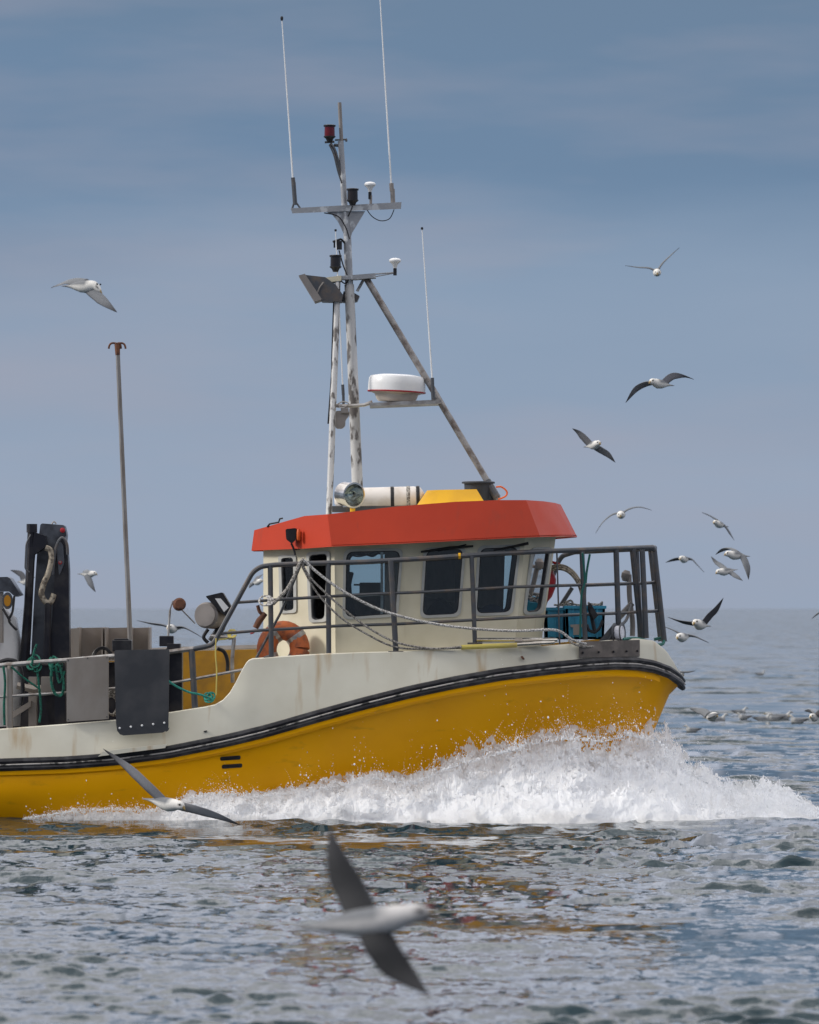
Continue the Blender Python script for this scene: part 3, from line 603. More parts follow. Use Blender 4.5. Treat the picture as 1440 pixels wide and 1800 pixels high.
# ---- bow fittings
t_ = MB(); q = rr([(1018,1129),(1125,1124),(1126,1150),(1100,1153),(1018,1157)], 8); 
def bowt(x, o=.0): return -max(.1, b_rub(x)-.02+o)
fr = []; 
for x in np.linspace(1018, 1125, 12): fr.append([T(x, 1128-(x-1018)*.03, bowt(x, .03)), T(x, 1156-(x-1018)*.02, bowt(x, .03))])
t_.grid(fr, 0); t_.grid([[p+Vector((0,.03,0)) for p in r] for r in fr], 0); t_.add([p for r in fr for p in r]+[p+Vector((0,.03,0)) for r in fr for p in r], [[2*i, 2*i+2, 24+2*i+2, 24+2*i] for i in range(11)]+[[2*i+1, 2*i+3, 24+2*i+3, 24+2*i+1] for i in range(11)])
plt = t_.build('chafe_plate', M['worn'], boat)
for x in (1025,1053,1079,1102,1121): b_ = MB(); b_.lathe(T(x, 1147-(x-1025)*.03, bowt(x,.05)), (0,-1,0), [(.014,-.02),(.014,.0),(.008,.008)], 8); b_.build('bolt', M['black'], plt)
# line reel on its bracket
rl = MB()
for dx in (0, 1): rl.lathe(T(1080+dx*13,1113+dx*-1,-1.15), (1,-.35,.05), [(.112,0),(.118,.004),(.118,.012),(.112,.016)], 24)
rl.add([T(1052,1128,-1.15), T(1078,1097,-1.15), T(1082,1100,-1.15), T(1076,1130,-1.15)]+[T(1052,1128,-1.0), T(1078,1097,-1.0), T(1082,1100,-1.0), T(1076,1130,-1.0)], [[0,1,2,3],[4,5,6,7],[0,1,5,4],[1,2,6,5],[2,3,7,6],[3,0,4,7]])
reel = rl.build('line_reel', M['rail'], boat)
t_ = MB(); t_.lathe(T(1083,1113,-1.16), (1,-.35,.05), [(.078,0),(.084,.01),(.084,.07),(.078,.08)], 20); t_.build('wound_line', M['whiteline'], reel)
# bow roller arm
t_ = MB(); t_.tube([T(1088,1086,-.6), T(1112,1060,-.6)], .034, 8); t_.tube(smooth_line([T(1106,1010,-.5), T(1107,1050,-.5), T(1112,1090,-.5), T(1112,1118,-.5)]), [.03]*25, 8)
t_.lathe(T(1100,1013,-.5), (.3,0,1), [(.02,-.06),(.05,-.02),(.055,.03),(.03,.07)], 12); t_.build('bow_roller', M['grey'], boat)
t_ = MB(); t_.tube(smooth_line([T(1068,1128,-1.2),T(1085,1106,-1.2),T(1102,1088,-.9),T(1110,1060,-.6)]), .018, 7); t_.build('roller_strut', M['rail'], boat)
t_ = MB(); plate(t_, [(840,1121),(976,1121),(976,1130),(840,1130)], -1.75, .08); t_.tube([T(838,1125,-1.8),T(980,1125,-1.8)], .022, 8); t_.tube([T(905,1133,-1.85),T(975,1129,-1.85)], .022, 8); t_.build('steel_pole', M['chrome'], boat)
t_ = MB(); t_.tube([T(811,1138,-1.9), T(909,1134,-1.85)], .029, 10); t_.build('pole_sleeve', M['paleyellow'], boat)
t_ = MB(); t_.tube([T(905,1127,-1.82), T(918,1127,-1.82)], .033, 10); t_.build('pole_clamp', M['steel'], boat)
t_ = MB(); t_.tube(smooth_line([T(1024,972,-1.5),T(1028,1020,-1.45),T(1022,1050,-1.45),T(1020,1122,-1.4)]), .012, 7); t_.build('green_pipe', M['tealpaint'], boat); t_ = MB(); t_.tube(smooth_line([T(1037,974,1.4),T(1031,1010,1.4),T(1028,1060,1.4)]), .014, 7); t_.build('green_pipe', M['tealpaint'], boat)

# ---- mast
mast = empty('mast', T(628,880,0)); mast.parent = boat; mast.location = WORLD['mast']-WORLD['fishing_boat']
def mpart(name, m_, fn, par=None):
    t_ = MB(); fn(t_); return t_.build(name, m_ if isinstance(m_, list) else M[m_], par or mast)
mpart('mast_tube', 'chip', lambda t: t.tube([T(629.5,882,0), T(614,500,0)], [.066,.056], 14))
mpart('mast_tube', 'chip2', lambda t: t.tube([T(614,502,0), T(610,400,0), T(606,365,0), T(599,248,0)], [.047,.045,.036,.034], 12))
mpart('top_pole', 'grey', lambda t: t.tube([T(600.5,250,0), T(597,180,0)], .022, 10))
mpart('pole_clamp', 'rail', lambda t: (t.tube([T(589,246,0), T(609,245,0)], .011, 6), t.tube([T(587,255,0), T(603,256,0)], .02, 6), t.lathe(T(609,249,0),(0,0,1),[(.01,0),(.014,.02),(.004,.04)],6)))
mpart('crossbar', 'chip2', lambda t: t.add([T(511,366,-.05),T(706,355,-.05),T(705,367,-.05),T(514,375,-.05),T(511,366,.05),T(706,355,.05),T(705,367,.05),T(514,375,.05)], [[0,1,2,3],[7,6,5,4],[0,4,5,1],[3,2,6,7],[0,3,7,4],[1,5,6,2]]))
mpart('gusset', 'chip2', lambda t: plate(t, [(572,371),(584,377),(594,389),(603,408),(609,420),(616,420),(619,409),(630,391),(642,371)], -.02, .03))
def whip(x0, y0, x1, y1, tt, tip=True, r0=.0105):
    o = mpart('whip_antenna', 'gelwhite', lambda t: t.tube([T(x0,y0,tt), T(lerp(x0,x1,.5),lerp(y0,y1,.5),tt), T(x1,y1,tt)], [r0,r0*.8,r0*.55], 8))
    return o
whip(515,316,495.5,32,0); mpart('antenna_tip', 'black', lambda t: t.lathe(T(495.5,33,0),(0,0,1),[(.012,-.02),(.017,0),(.017,.02),(.01,.03)],8))
whip(688,326,666,-40,0); 
whip(603,688,590,405,-.1,r0=.009); mpart('antenna_tip', 'black', lambda t: t.lathe(T(590,405,-.1),(0,0,1),[(.012,-.01),(.015,0),(.012,.015)],8))
whip(760,668,742,402,-.6,r0=.010); mpart('antenna_tip', 'black', lambda t: t.lathe(T(742,402,-.6),(0,0,1),[(.012,-.01),(.016,0),(.012,.018)],8))
mpart('antenna_base', 'rail', lambda t: (t.tube([T(515,312,0),T(516,322,0)], .024, 8), t.tube([T(516,320,0),T(519,360,0)], .026, 8), t.tube([T(518,352,0),T(528,366,0)], .012, 6), t.tube([T(518,352,0),T(514,366,0)], .012, 6)))
mpart('antenna_base', 'grey', lambda t: (t.tube([T(688,322,0),T(689,336,0)], .026, 8), t.tube([T(690,332,0),T(691,358,0)], .027, 8)))
mpart('antenna_base', 'rail', lambda t: (t.tube([T(602.5,676,-.1),T(603.5,694,-.1)], .018, 8), t.tube([T(603.5,690,-.1),T(604,712,-.1)], .016, 8)))
mpart('antenna_base', 'rail', lambda t: (t.tube([T(760,664,-.6),T(760.5,682,-.6)], .021, 8), t.tube([T(760.5,680,-.6),T(762,704,-.6)], .023, 8)))
def lantern(x, y, tt, lens, s_=1.):
    def f(t): t.lathe(T(x,y,tt),(0,0,1),[(.03*s_,0),(.045*s_,.035),(.07*s_,.055),(.07*s_,.065)],16,0); t.lathe(T(x,y,tt),(0,0,1),[(.062*s_,.0655),(.060*s_,.175)],16,1); t.lathe(T(x,y,tt),(0,0,1),[(.07*s_,.176),(.072*s_,.195),(.055*s_,.2)],16,0)
    mpart('navigation_lantern', [M['black'], M[lens]], f)
lantern(579.5,249,-.05,'redlens'); lantern(620,361,-.12,'darklens'); lantern(590,478,-.1,'darklens'); 
mpart('lantern_arm', 'rail', lambda t: (t.tube([T(571,250,-.04),T(588,249,-.04)], .014, 6), t.tube(smooth_line([T(581,252,-.04),T(590,268,-.04),T(602,318,0)]), .018, 7), t.tube(smooth_line([T(579,254,-.06),T(587,272,-.06),T(594,300,-.05),T(601,322,-.05)]), .010, 6)))
mpart('camera_box', 'black', lambda t: (t.box(T(596,431,-.05), (.07,.08,.10)), t.box(T(588,430,-.05), (.02,.03,.07)), t.tube([T(585,425,-.05),T(600,420,-.05)], .014, 6), t.tube([T(600,420,-.05),T(610,432,0)], .012, 6)))
def mush(x, y, tt, s_=1.):
    def f(t): t.lathe(T(x,y,tt),(0,0,1),[(.02*s_,-.14),(.02*s_,-.06),(.016,-.055)],10,1); t.lathe(T(x,y,tt),(0,0,1),[(.018*s_,-.055),(.032*s_,-.01),(.066*s_,.022),(.068*s_,.040),(.05*s_,.058),(.02*s_,.064)],18,0)
    mpart('satellite_antenna', [M['gelwhite'], M['black']], f)
mush(650.5,329,0); mush(694.5,463,0,1.05)
mpart('antenna_stub', 'grey', lambda t: t.tube([T(652,343,0),T(652,360,0)], .016, 8))
mpart('loop_cable', 'black', lambda t: (t.tube(smooth_line([T(644,367,0),T(655,381,0),T(670,388,0),T(685,384,0),T(693,368,0)]), .006, 6), ))
mpart('cable', 'black', lambda t: t.tube(smooth_line([T(615,420,-.06),T(607,398,-.06),T(594,380,-.06),T(570,374,-.06)]), .007, 6))
mpart('cable', 'black', lambda t: (t.tube(smooth_line([T(620,362,-.12),T(616,372,-.1),T(612,380,-.05)]), .008, 6), t.tube(smooth_line([T(596,440,-.05),T(603,465,-.07),T(612,490,-.08),T(606,498,-.07),T(596,490,-.07)]), .008, 6), t.tube(smooth_line([T(588,500,-.1),T(584,620,-.1),T(583,660,-.1),T(577,745,-.1)]), .010, 6)))
mpart('spreader', 'chip2', lambda t: (t.prism([T(598,485,-.10),T(660,480,-.10),T(661,488,-.10),T(625,491,-.10),T(598,491,-.10)], (0,.2,0)), t.tube([T(655,482,0),T(694,479,0)], .010, 6), t.tube([T(655,487,0),T(694,480,0)], .007, 6), t.tube([T(640,490,.05),T(628,512,.05)], .02, 6)))
mpart('spreader', 'cream', lambda t: t.prism([T(570,488,-.16),T(600,484,-.16),T(600,493,-.16),T(573,497,-.16)], (0,.3,0)))
# floodlight
def fl(t):
    c = [T(525,484,-.3), T(536,481,-.3), T(566,526,-.3), T(553,530,-.3)]
    t.prism(c, (0,.45,0), 0)
    t.prism([T(536,483,-.25),T(572,487,-.25),T(590,500,-.25),T(603,518,-.25),T(600,530,-.25),T(566,529,-.25)], (0,.36,0), 1)
    t.tube([T(569,496,-.28),T(562,505,-.28),T(552,528,-.28)], .010, 6, 0)
mpart('floodlight', [M['grey'], M['rail']], fl)
mpart('floodlight', 'rail', lambda t: t.prism([T(618,512,.05),T(632,520,.05),T(628,529,.05),T(612,532,.05),T(600,530,.05),T(604,512,.05)], (0,.25,0)))
mpart('mast_leg', 'chip', lambda t: t.tube([T(593,490,-.12), T(590,600,-.3), T(585,715,-.5), T(582,800,-.6), T(578,905,-.75)], [.026,.030,.034,.034,.034], 10))
mpart('mast_leg', 'chip', lambda t: t.tube([T(595,490,.12), T(592,600,.3), T(587,715,.5), T(584,800,.6), T(580,900,.75)], [.026,.026,.028,.028,.028], 10))
mpart('fore_stay', 'stay', lambda t: t.tube([T(644,490,0), T(760,684,-.3), T(876,878,-.6)], [.035,.035,.036], 10))
mpart('fore_stay', 'stay', lambda t: t.tube([T(646,490,0), T(762,684,.3), T(876,876,.6)], [.030,.030,.030], 10))
mpart('stay_sleeve', 'rail', lambda t: t.tube([T(856,845,-.55), T(874,875,-.6)], .046, 10))
def rbar(t):
    t.tube([T(586,712,-.5), T(600,714,-.35), T(640,712,-.32), T(655,707,-.32)], [.022,.02,.02,.026], 8)
    t.prism([T(650,708,-.5),T(776,702,-.5),T(776,709,-.5),T(650,714,-.5)], (0,.7,0)); t.tube(smooth_line([T(592,712,-.45),T(602,706,-.45),T(613,709,-.45),T(606,716,-.45),T(596,716,-.45)]), .008, 6)
mpart('radar_shelf', 'alu', rbar)
def dome(t):
    B_ = T(696.5,706,-.2)
    t.lathe(B_, (.045,0,1), [(.21,0),(.235,.03),(.255,.085),(.31,.105)], 40, 1)
    t.lathe(B_, (.045,0,1), [(.337,.1055),(.342,.112),(.340,.122)], 40, 2)
    t.lathe(B_, (.045,0,1), [(.336,.1225),(.335,.20),(.328,.27),(.31,.295),(.2,.315),(.01,.322)], 40, 0)
mpart('radar_dome', [M['gelwhite'], M['gelcream'], M['redstripe']], dome)
mpart('horn', 'grey', lambda t: (plate(t, rr([(590,722),(614,722),(614,730),(607,738),(607,748),(602,753),(590,753)],4), -.45, .16), t.box(T(606,722,-.42),(.09,.14,.06))))
# items on the roof
sl_ = MB(); ax = Vector((.55,-.80,-.1)); c0 = T(612,869,-1.2)
sl_.lathe(c0-ax*.12, ax, [(.08,0),(.135,.03),(.14,.05),(.14,.22),(.15,.222),(.15,.24),(.13,.242)], 28, 0, end=False)
sl_.tube([T(620,890,-1.25), T(620,905,-1.25)], .03, 8, 1); sl_.box(T(618,890,-1.2), (.2,.05,.02), 0)
sr = sl_.build('searchlight', [M['chrome'], M['fyellow']], boat)
rf_ = MB(); rf_.grid([[c0-ax*.12+ax.normalized()*h_+(ax.cross(Vector((0,0,1))).normalized()*math.cos(q)+ax.cross(Vector((0,0,1))).normalized().cross(ax).normalized()*math.sin(q))*r_ for q in np.linspace(0, 2*math.pi, 29)[:28]] for r_, h_ in ((.13,.24),(.10,.17),(.05,.12),(.004,.10))], 0, True, True); rf_.build('reflector', M['chrome'], sr)
g = MB(); g.lathe(c0-ax*.12, ax, [(.129,.246),(.129,.25)], 28); g.build('lens', M['glass'], sr)
raft = empty('life_raft_canister', T(668,893,-.9)); tag(raft, 'white life raft canister strapped to the wheelhouse roof behind the searchlight', 'life raft')
rt = MB(); A_ = T(588,879,-.9); B_ = T(746,875,-.9); d_ = (B_-A_); 
ln = d_.length; rt.lathe(A_, d_, [(.04,0),(.09,.03),(.125,.08),(.135,.2),(.135,ln-.12),(.12,ln-.04),(.06,ln)], 24, 0); rt.build('canister', M['raft'], raft)
for x, m_ in ((690,'black'),(718,'rope'),(735,'black')):
    st = MB(); c_ = A_+d_*((x-588)/158.); st.lathe(c_-d_.normalized()*.02, d_+Vector((0,0,.0)), [(.138,0),(.141,.005),(.141,.035),(.138,.04)], 24); st.build('strap', M[m_], raft)
ck = MB(); ck.box(T(660,895,-.9), (1.0,.22,.07)); ck.build('cradle', M['rail'], raft)
yb = MB(); lo_ = [T(733,889,-1.45),T(852,882,-1.45),T(852,882,-.85),T(733,889,-.85)]; hi_ = [T(751,862,-1.35),T(775,861,-1.38),T(838,860,-1.35),T(838,860,-.95),T(751,862,-.95)]
lo2 = [T(733,888,-1.30),T(769,887,-1.48),T(852,883,-1.48),T(852,883,-.8),T(733,888,-.8)]
yb.add(lo2+hi_, [[0,1,6,5],[1,2,7,6],[2,3,8,7],[3,4,9,8],[4,0,5,9],[5,6,7,8,9],[4,3,2,1,0]])
y_ = yb.build('roof_hatch', M['fyellow'], boat)
bk = MB(); bk.lathe(T(841,884,-.5), (0,0,1), [(.15,0),(.155,.02),(.165,.22),(.192,.225),(.192,.245),(.17,.25)], 24); bk.lathe(T(856,884,-.5), (0,0,1), [(.10,0),(.10,.16),(.06,.2)], 14)
tub = bk.build('plastic_tub', M['bucket']); tag(tub, 'dark grey plastic tub on the wheelhouse roof beside the sloping mast stay', 'tub')
oh = MB(); oh.tube(smooth_line([T(872,856,-.7),T(882,856,-.7),T(891,864,-.7),T(889,872,-.7),T(876,878,-.7)]), .011, 7); tag(oh.build('hose', M['orangehose']), 'short orange hose looped on the front of the wheelhouse roof', 'hose')

# ---- loose gear and fittings on deck
cr_ = empty('crate', T(1000,1125,-.6)); tag(cr_, 'blue plastic fish crate on the foredeck behind the railing', 'crate')
def crate(mb, x0, x1, y0, y1, tt, d):
    a = [T(x0,y0,tt), T(x1,y0-2,tt), T(x1-2,y1,tt), T(x0+2,y1,tt)]; mb.prism(a, (0,.03,0)); mb.prism([p+Vector((0,d,0)) for p in a], (0,.03,0))
    mb.prism([a[0], a[0]+Vector((0,d,0)), a[3]+Vector((0,d,0)), a[3]], (.03,0,0)); mb.prism([a[1], a[1]+Vector((0,d,0)), a[2]+Vector((0,d,0)), a[2]], (-.03,0,0)); mb.prism([a[3], a[2], a[2]+Vector((0,d,0)), a[3]+Vector((0,d,0))], (0,0,.03))
    mb.box((a[0]+a[1])/2+Vector((0,0,-.01)), ((x1-x0)/S+.02,.06,.035)); mb.box((a[0]+a[1])/2+Vector((0,d+.02,-.01)), ((x1-x0)/S+.02,.06,.035))
    for k in (.2,.5,.8): c_ = a[0].lerp(a[1], k); mb.box(Vector((c_.x, c_.y-.008, (a[0].z+a[3].z)/2)), (.02,.02,(y1-y0)/S*.9))
t_ = MB(); crate(t_, 994, 1064, 1067, 1124, -1.0, .5); t_.build('crate_body', M['blue'], cr_)
t_ = MB(); plate(t_, [(1003,1098),(1025,1097),(1025,1102),(1020,1103),(1018,1116),(1008,1116),(1008,1103),(1003,1102)], -1.03, .03); t_.build('handle_grip', M['steel'], cr_)
c2_ = MB(); crate(c2_, 957, 996, 1070, 1124, -.75, .5); tag(c2_.build('crate', M['blue']), 'darker blue crate half hidden between the wheelhouse front and the other crate', 'crate')
an = MB(); an.tube([T(1036,1066,-1.25),T(1041,1088,-1.2),T(1046,1112,-1.2)], .022, 8); an.prism([T(1033,1064,-1.26),T(1038,1060,-1.26),T(1052,1082,-1.26),T(1044,1090,-1.26)], (0,.05,0)); an.tube(smooth_line([T(1046,1112,-1.2),T(1054,1104,-1.2),T(1060,1090,-1.2)]), .018, 7); an.tube(smooth_line([T(1046,1112,-1.2),T(1036,1108,-1.25),T(1032,1098,-1.25)]), .018, 7)
tag(an.build('anchor', M['black']), 'small dark iron anchor leaning on the blue crate behind the line reel', 'anchor')
nb = MB()
for k in range(14):
    a_ = T(random.uniform(1000,1060), random.uniform(1062,1070), -.8); nb.tube(smooth_line([a_, a_+Vector((random.uniform(-.1,.1),0,random.uniform(.0,.06))), a_+Vector((random.uniform(-.2,.2),.05,random.uniform(-.03,.03)))], 4), .012, 6)
tag(nb.build('line_heap', M['rope']), 'heap of tangled line lying on top of the blue crate', 'rope')
co_ = MB()
for k in range(6):
    r_ = .33+.018*(k % 3); cx = T(982,1062,-.2+k*.03); a_ = [cx+Vector((math.cos(q)*r_*.85, .03*math.sin(3*q), math.sin(q)*r_*1.25)) for q in np.linspace(R(-25), R(105+4*k), 22)]
    co_.tube(a_, .016, 7)
tag(co_.build('hose_coil', M['hose']), 'coil of grey hoses arched over the foredeck beside the wheelhouse front window', 'hose coil')
rbuoy = MB(); rbuoy.lathe(T(957,1055,-.1), (0,0,1), [(.04,-.02),(.09,.04),(.13,.14),(.14,.24),(.11,.34),(.05,.40),(.03,.44)], 18); rbuoy.tube([T(958,988,-.1),T(970,988,-.1),T(984,992,-.1)], .016, 7); tag(rbuoy.build('buoy', M['redbuoy']), 'dark red float hanging in front of the wheelhouse, partly seen through its front window', 'buoy')
# orange floats
of = MB(); c_ = T(497,1158,-1.3)
def ring(mb, c, rx, rz, r_, a0=0, a1=360, tilt=0, seg=12, mi=0):
    pts = [c+Vector((math.cos(R(q))*rx, math.sin(R(q))*tilt, math.sin(R(q))*rz)) for q in np.linspace(a0, a1, 28)]; mb.tube(pts, r_, seg, mi)
ring(of, T(498,1142,-1.3), .19, .22, .115, 0, 356, .06)
ofo = of.build('life_ring', M['orange'])
tag(ofo, 'orange life ring leaning against the aft corner of the wheelhouse', 'life ring')
for a_ in (40, 120, 205, 320):
    st = MB(); p_ = T(498,1142,-1.3)+Vector((math.cos(R(a_))*.19, math.sin(R(a_))*.06, math.sin(R(a_))*.22)); dd = Vector((-math.sin(R(a_))*.17, 0, math.cos(R(a_))*.2)).normalized()
    st.tube([p_-dd*.03, p_+dd*.03], .122, 14); st.build('reflective_band', M['alu'], ofo)
t_ = MB(); t_.tube([T(449,1104,-1.75), T(456,1091,-1.75), T(467,1078,-1.75)], [.035,.04,.03], 10); t_.tube(smooth_line([T(453,1064,-1.75),T(457,1076,-1.75),T(466,1082,-1.75)]), .02, 8)
tag(t_.build('handheld_flare', M['rust']), 'small orange brown flare holder hanging on the railing left of the wheelhouse', 'flare')
t_ = MB(); t_.tube(smooth_line([T(449,1106,-1.76),T(446,1112,-1.76),T(440,1114,-1.76)]), .008, 6); tag(t_.build('cord', M['redbuoy']), 'short red cord below the flare holder on the railing', 'cord')
# ropes
def rope(pts, r_, m_, label, nm='rope', n=8):
    t_ = MB(); t_.tube(smooth_line(pts, n), r_, 8); return tag(t_.build(nm, M[m_]), label, 'rope')
rope([T(534,984,-1.96),T(560,1008,-1.96),T(600,1037,-1.96),T(650,1064,-1.96),T(690,1079,-1.96),T(750,1094,-1.96),T(820,1104,-1.93),T(900,1109,-1.9),T(960,1107,-1.9),T(985,1110,-1.85),T(1005,1124,-1.8),T(1030,1132,-1.6)], .0155, 'ropewhite', 'thick white twisted rope slung from the railing down past the wheelhouse windows')
rope([T(530,988,-1.93),T(548,1018,-1.93),T(600,1067,-1.93),T(650,1105,-1.93),T(700,1130,-1.93),T(760,1140,-1.93),T(812,1137,-1.93)], .012, 'rope', 'thin grey rope hanging below the white rope, upper of two')
rope([T(528,990,-1.90),T(556,1040,-1.90),T(596,1083,-1.90),T(640,1112,-1.90),T(690,1136,-1.90),T(740,1141,-1.90),T(812,1139,-1.90)], .011, 'rope', 'thin grey rope hanging below the white rope, lower of two')
rope([T(535,982,-1.94),T(527,990,-1.95),T(518,1012,-1.95),T(505,1035,-1.95),T(492,1050,-1.95),T(480,1062,-1.93)], .020, 'rope', 'knotted grey rope running down from the rail corner to the aft post')
t_ = MB(); 
for k in range(5): ring(t_, T(464+k,1056,-1.93), .05+.008*k, .055, .009, 0, 350, .05, 6)
tag(t_.build('rope_knot', M['ropewhite']), 'bundle of pale cord knotted round the railing left of the wheelhouse', 'rope')
rope([T(1000,1126,-1.5),T(1012,1133,-1.6),T(1035,1137,-1.5),T(1060,1132,-1.35),T(1080,1130,-1.2)], .014, 'rope', 'frayed rope end lying on the bulwark beside the chafe plate')
rope([T(1095,1124,-1.2),T(1115,1122,-.95),T(1135,1126,-.75),T(1150,1133,-.6),T(1165,1132,-.5),T(1166,1122,-.4),T(1150,1124,-.4)], .018, 'tealpaint', 'dark green rope looped round the foot of the bow railing')
rope([T(275,1145,-1.95),T(272,1158,-2.0),T(282,1180,-2.02),T(300,1200,-2.0),T(330,1216,-1.98),T(352,1221,-1.95),T(372,1228,-1.9)], .013, 'ropeteal', 'turquoise rope curving from the black post down to the low bulwark')
t_ = MB()
for k in range(6): ring(t_, T(368+random.uniform(-4,4),1226+random.uniform(-3,3),-1.85), .04+.01*random.random(), .04, .009, 20*k, 20*k+330, .05, 6)
tag(t_.build('rope_knot', M['ropeteal']), 'turquoise rope knot on the bulwark below the railing bend', 'rope')
rope([T(380,1122,-1.9),T(379,1150,-1.9),T(381,1180,-1.9),T(380,1222,-1.9)], .008, 'paleyellow', 'thin yellow brown cord hanging from the railing bend')
t_ = MB()
for k in range(3): ring(t_, T(406+k*2,1114,-1.86), .035, .045, .008, 0, 340, .04, 6)
t_.tube(smooth_line([T(378,1126,-1.86),T(388,1124,-1.86),T(400,1122,-1.86),T(410,1110,-1.86)]), .009, 6)
tag(t_.build('rope_knot', M['paleyellow']), 'yellow brown cord wound round the bent rail by the work light', 'rope')
# green ropes on the left rail
for (x, label) in ((60,'green rope wound round the stern rail in front of the crane'),(98,'green rope looped over the rail beside the steel panel')):
    t_ = MB()
    for k in range(4): ring(t_, T(x+random.uniform(-5,5),1167+random.uniform(-5,7),-1.86), .045+.012*random.random(), .055+.02*random.random(), .010, 40*k, 40*k+340, .06, 6)
    if x == 60: t_.tube(smooth_line([T(64,1168,-1.9),T(68,1200,-1.9),T(72,1245,-1.88),T(69,1270,-1.88)]), .013, 6); t_.tube(smooth_line([T(56,1168,-1.9),T(60,1146,-1.9),T(65,1132,-1.9)]), .013, 6); t_.tube(smooth_line([T(20,1172,-1.9),T(40,1190,-1.9),T(68,1210,-1.9)]), .013, 6)
    else: t_.tube(smooth_line([T(92,1166,-1.92),T(90,1195,-1.92),T(96,1218,-1.92),T(108,1222,-1.92),T(112,1200,-1.92),T(104,1168,-1.92)]), .016, 6); t_.tube(smooth_line([T(98,1170,-1.92),T(104,1200,-1.92),T(114,1180,-1.92)]), .014, 6)
    tag(t_.build('rope', M['ropegreen']), label, 'rope')
t_ = MB(); t_.tube(smooth_line([T(6,1172,-1.9),T(9,1200,-1.9),T(7,1240,-1.9),T(8,1275,-1.9)]), .014, 6); tag(t_.build('rope', M['ropegreen']), 'green rope hanging straight down at the very left edge of the photo', 'rope')
# panels and hauling gear
t_ = MB(); plate(t_, rr([(117,1158),(191,1153),(191,1264),(117,1269)], 2), -1.98, .03); pn = t_.build('steel_panel', M['steel'], boat)
for x, y in ((120,1161),(188,1156),(188,1260),(120,1265),(154,1157)): b_ = MB(); b_.lathe(T(x,y,-1.985),(0,-1,0),[(.008,0),(.008,.004),(.004,.006)],8); b_.build('rivet', M['rail'], pn)
t_ = MB(); plate(t_, [(201,1145),(203,1143),(297,1141),(298,1145)]+rr([(298,1278),(296,1285),(290,1287)],3)+[(286,1288),(217,1293)]+[(211,1291),(206,1285),(204,1270)], -2.13, .03); pn = t_.build('rubber_panel', M['rubberpanel'], boat)
for k in range(5): b_ = MB(); b_.lathe(T(210.5+k*19.6,1280-k*2.3,-2.135),(0,-1,0),[(.013,0),(.013,.004),(.006,.009)],10); b_.build('rivet', M['gelwhite'], pn)
t_ = MB(); plate(t_, [(292,1140),(320,1140),(320,1250),(292,1252)], -1.75, .3); t_.box(T(306,1136,-1.7),(.15,.3,.06)); t_.box(T(293,1127,-1.7),(.16,.16,.12)); t_.build('hauler_post', M['craneblk'], boat)
t_ = MB(); t_.box(T(215,1135,-1.7),(.22,.25,.13)); t_.box(T(214,1125,-1.7),(.16,.18,.03)); t_.lathe(T(214,1127,-1.7),(0,0,1),[(.06,-.05),(.06,.0),(.03,.02)],12); t_.build('hauler_motor', M['black'], boat)
# net hauler / work light
t_ = MB(); ax = Vector((-.45,-1,.05)); t_.lathe(T(368,1082,-1.4), ax, [(.14,-.16),(.15,-.14),(.15,.08),(.13,.10),(.13,.12)], 28); wl = t_.build('hauler_drum', M['grey'], boat)
t_ = MB(); plate(t_, rr([(361,1048),(391,1041),(411,1074),(398,1084),(383,1072)],3), -1.55, .35, 0); wl2 = t_.build('work_light', M['black'], boat)
t_ = MB(); t_.prism([T(378,1052,-1.56),T(388,1052,-1.56),T(402,1068,-1.56),T(394,1076,-1.56)], (0,.01,0)); t_.build('lens', M['gelwhite'], wl2)
t_ = MB(); t_.tube(smooth_line([T(366,1106,-1.4),T(358,1120,-1.4),T(366,1130,-1.4)]), .02, 8); t_.tube(smooth_line([T(382,1140,-1.3),T(394,1146,-1.3),T(400,1162,-1.3),T(400,1180,-1.3)]), .022, 8); t_.tube([T(384,1072,-1.3),T(388,1104,-1.3),T(372,1128,-1.3)], .05, 8); t_.build('drum_bracket', M['black'], wl)
t_ = MB(); t_.tube([T(304,1056,-1.6), T(343,1096,-1.5)], .008, 7); t_.tube([T(299,1072,-1.6), T(297,1098,-1.6), T(295,1128,-1.6)], .013, 7); t_.tube([T(304,1056,-1.6), T(299,1072,-1.6)], .008, 6); lv = t_.build('control_lever', M['alu'], boat)
t_ = MB(); t_.lathe(T(314,1063,-1.6), (.25,-1,.1), [(.05,0),(.075,.02),(.075,.06),(.055,.08)], 16); t_.build('lever_knob', M['rust'], lv)
# steel bins on the far side
for k, (x0, x1) in enumerate(((123,181),(184,228),(228,263))):
    t_ = MB(); y0 = 1104; tt = .8; y1 = 1162
    if k == 0: plate(t_, [(122,1105),(136,1104),(136,1162),(122,1162)], tt, .5)
    a = (x0+13 if k == 0 else x0); plate(t_, [(a,y0),(x1,y0-1),(x1,y1),(a,y1)], tt+.5, .015)
    plate(t_, [(a,y0-1),(a+3,y0-1),(a+3,y1),(a,y1)], tt, .5); plate(t_, [(x1-3,y0-1),(x1,y0-1),(x1,y1),(x1-3,y1)], tt, .5); plate(t_, [(a+3,y1-2),(x1-3,y1-2),(x1-3,y1),(a+3,y1)], tt, .5)
    tag(t_.build('steel_bin', M['steel']), ['open fronted steel bin beside the black crane, leftmost of the row', 'open fronted steel bin in the middle of the row behind the rubber panel', 'open fronted steel bin under the tall pole, right end of the row'][k], 'bin', 'steel bins across the far side of the deck')
t_ = MB()
for k in range(3): ring(t_, T(180,1160,.2), .10+.012*k, .13+.01*k, .010, 10, 175, .02, 7)
tag(t_.build('hose', M['black']), 'black hose arched above the steel panel', 'hose')
t_ = MB()
for k in range(6): ring(t_, T(196+k,1240-k,-1.5), .06+.008*k, .10+.01*k, .010, 0, 350, .03, 7)
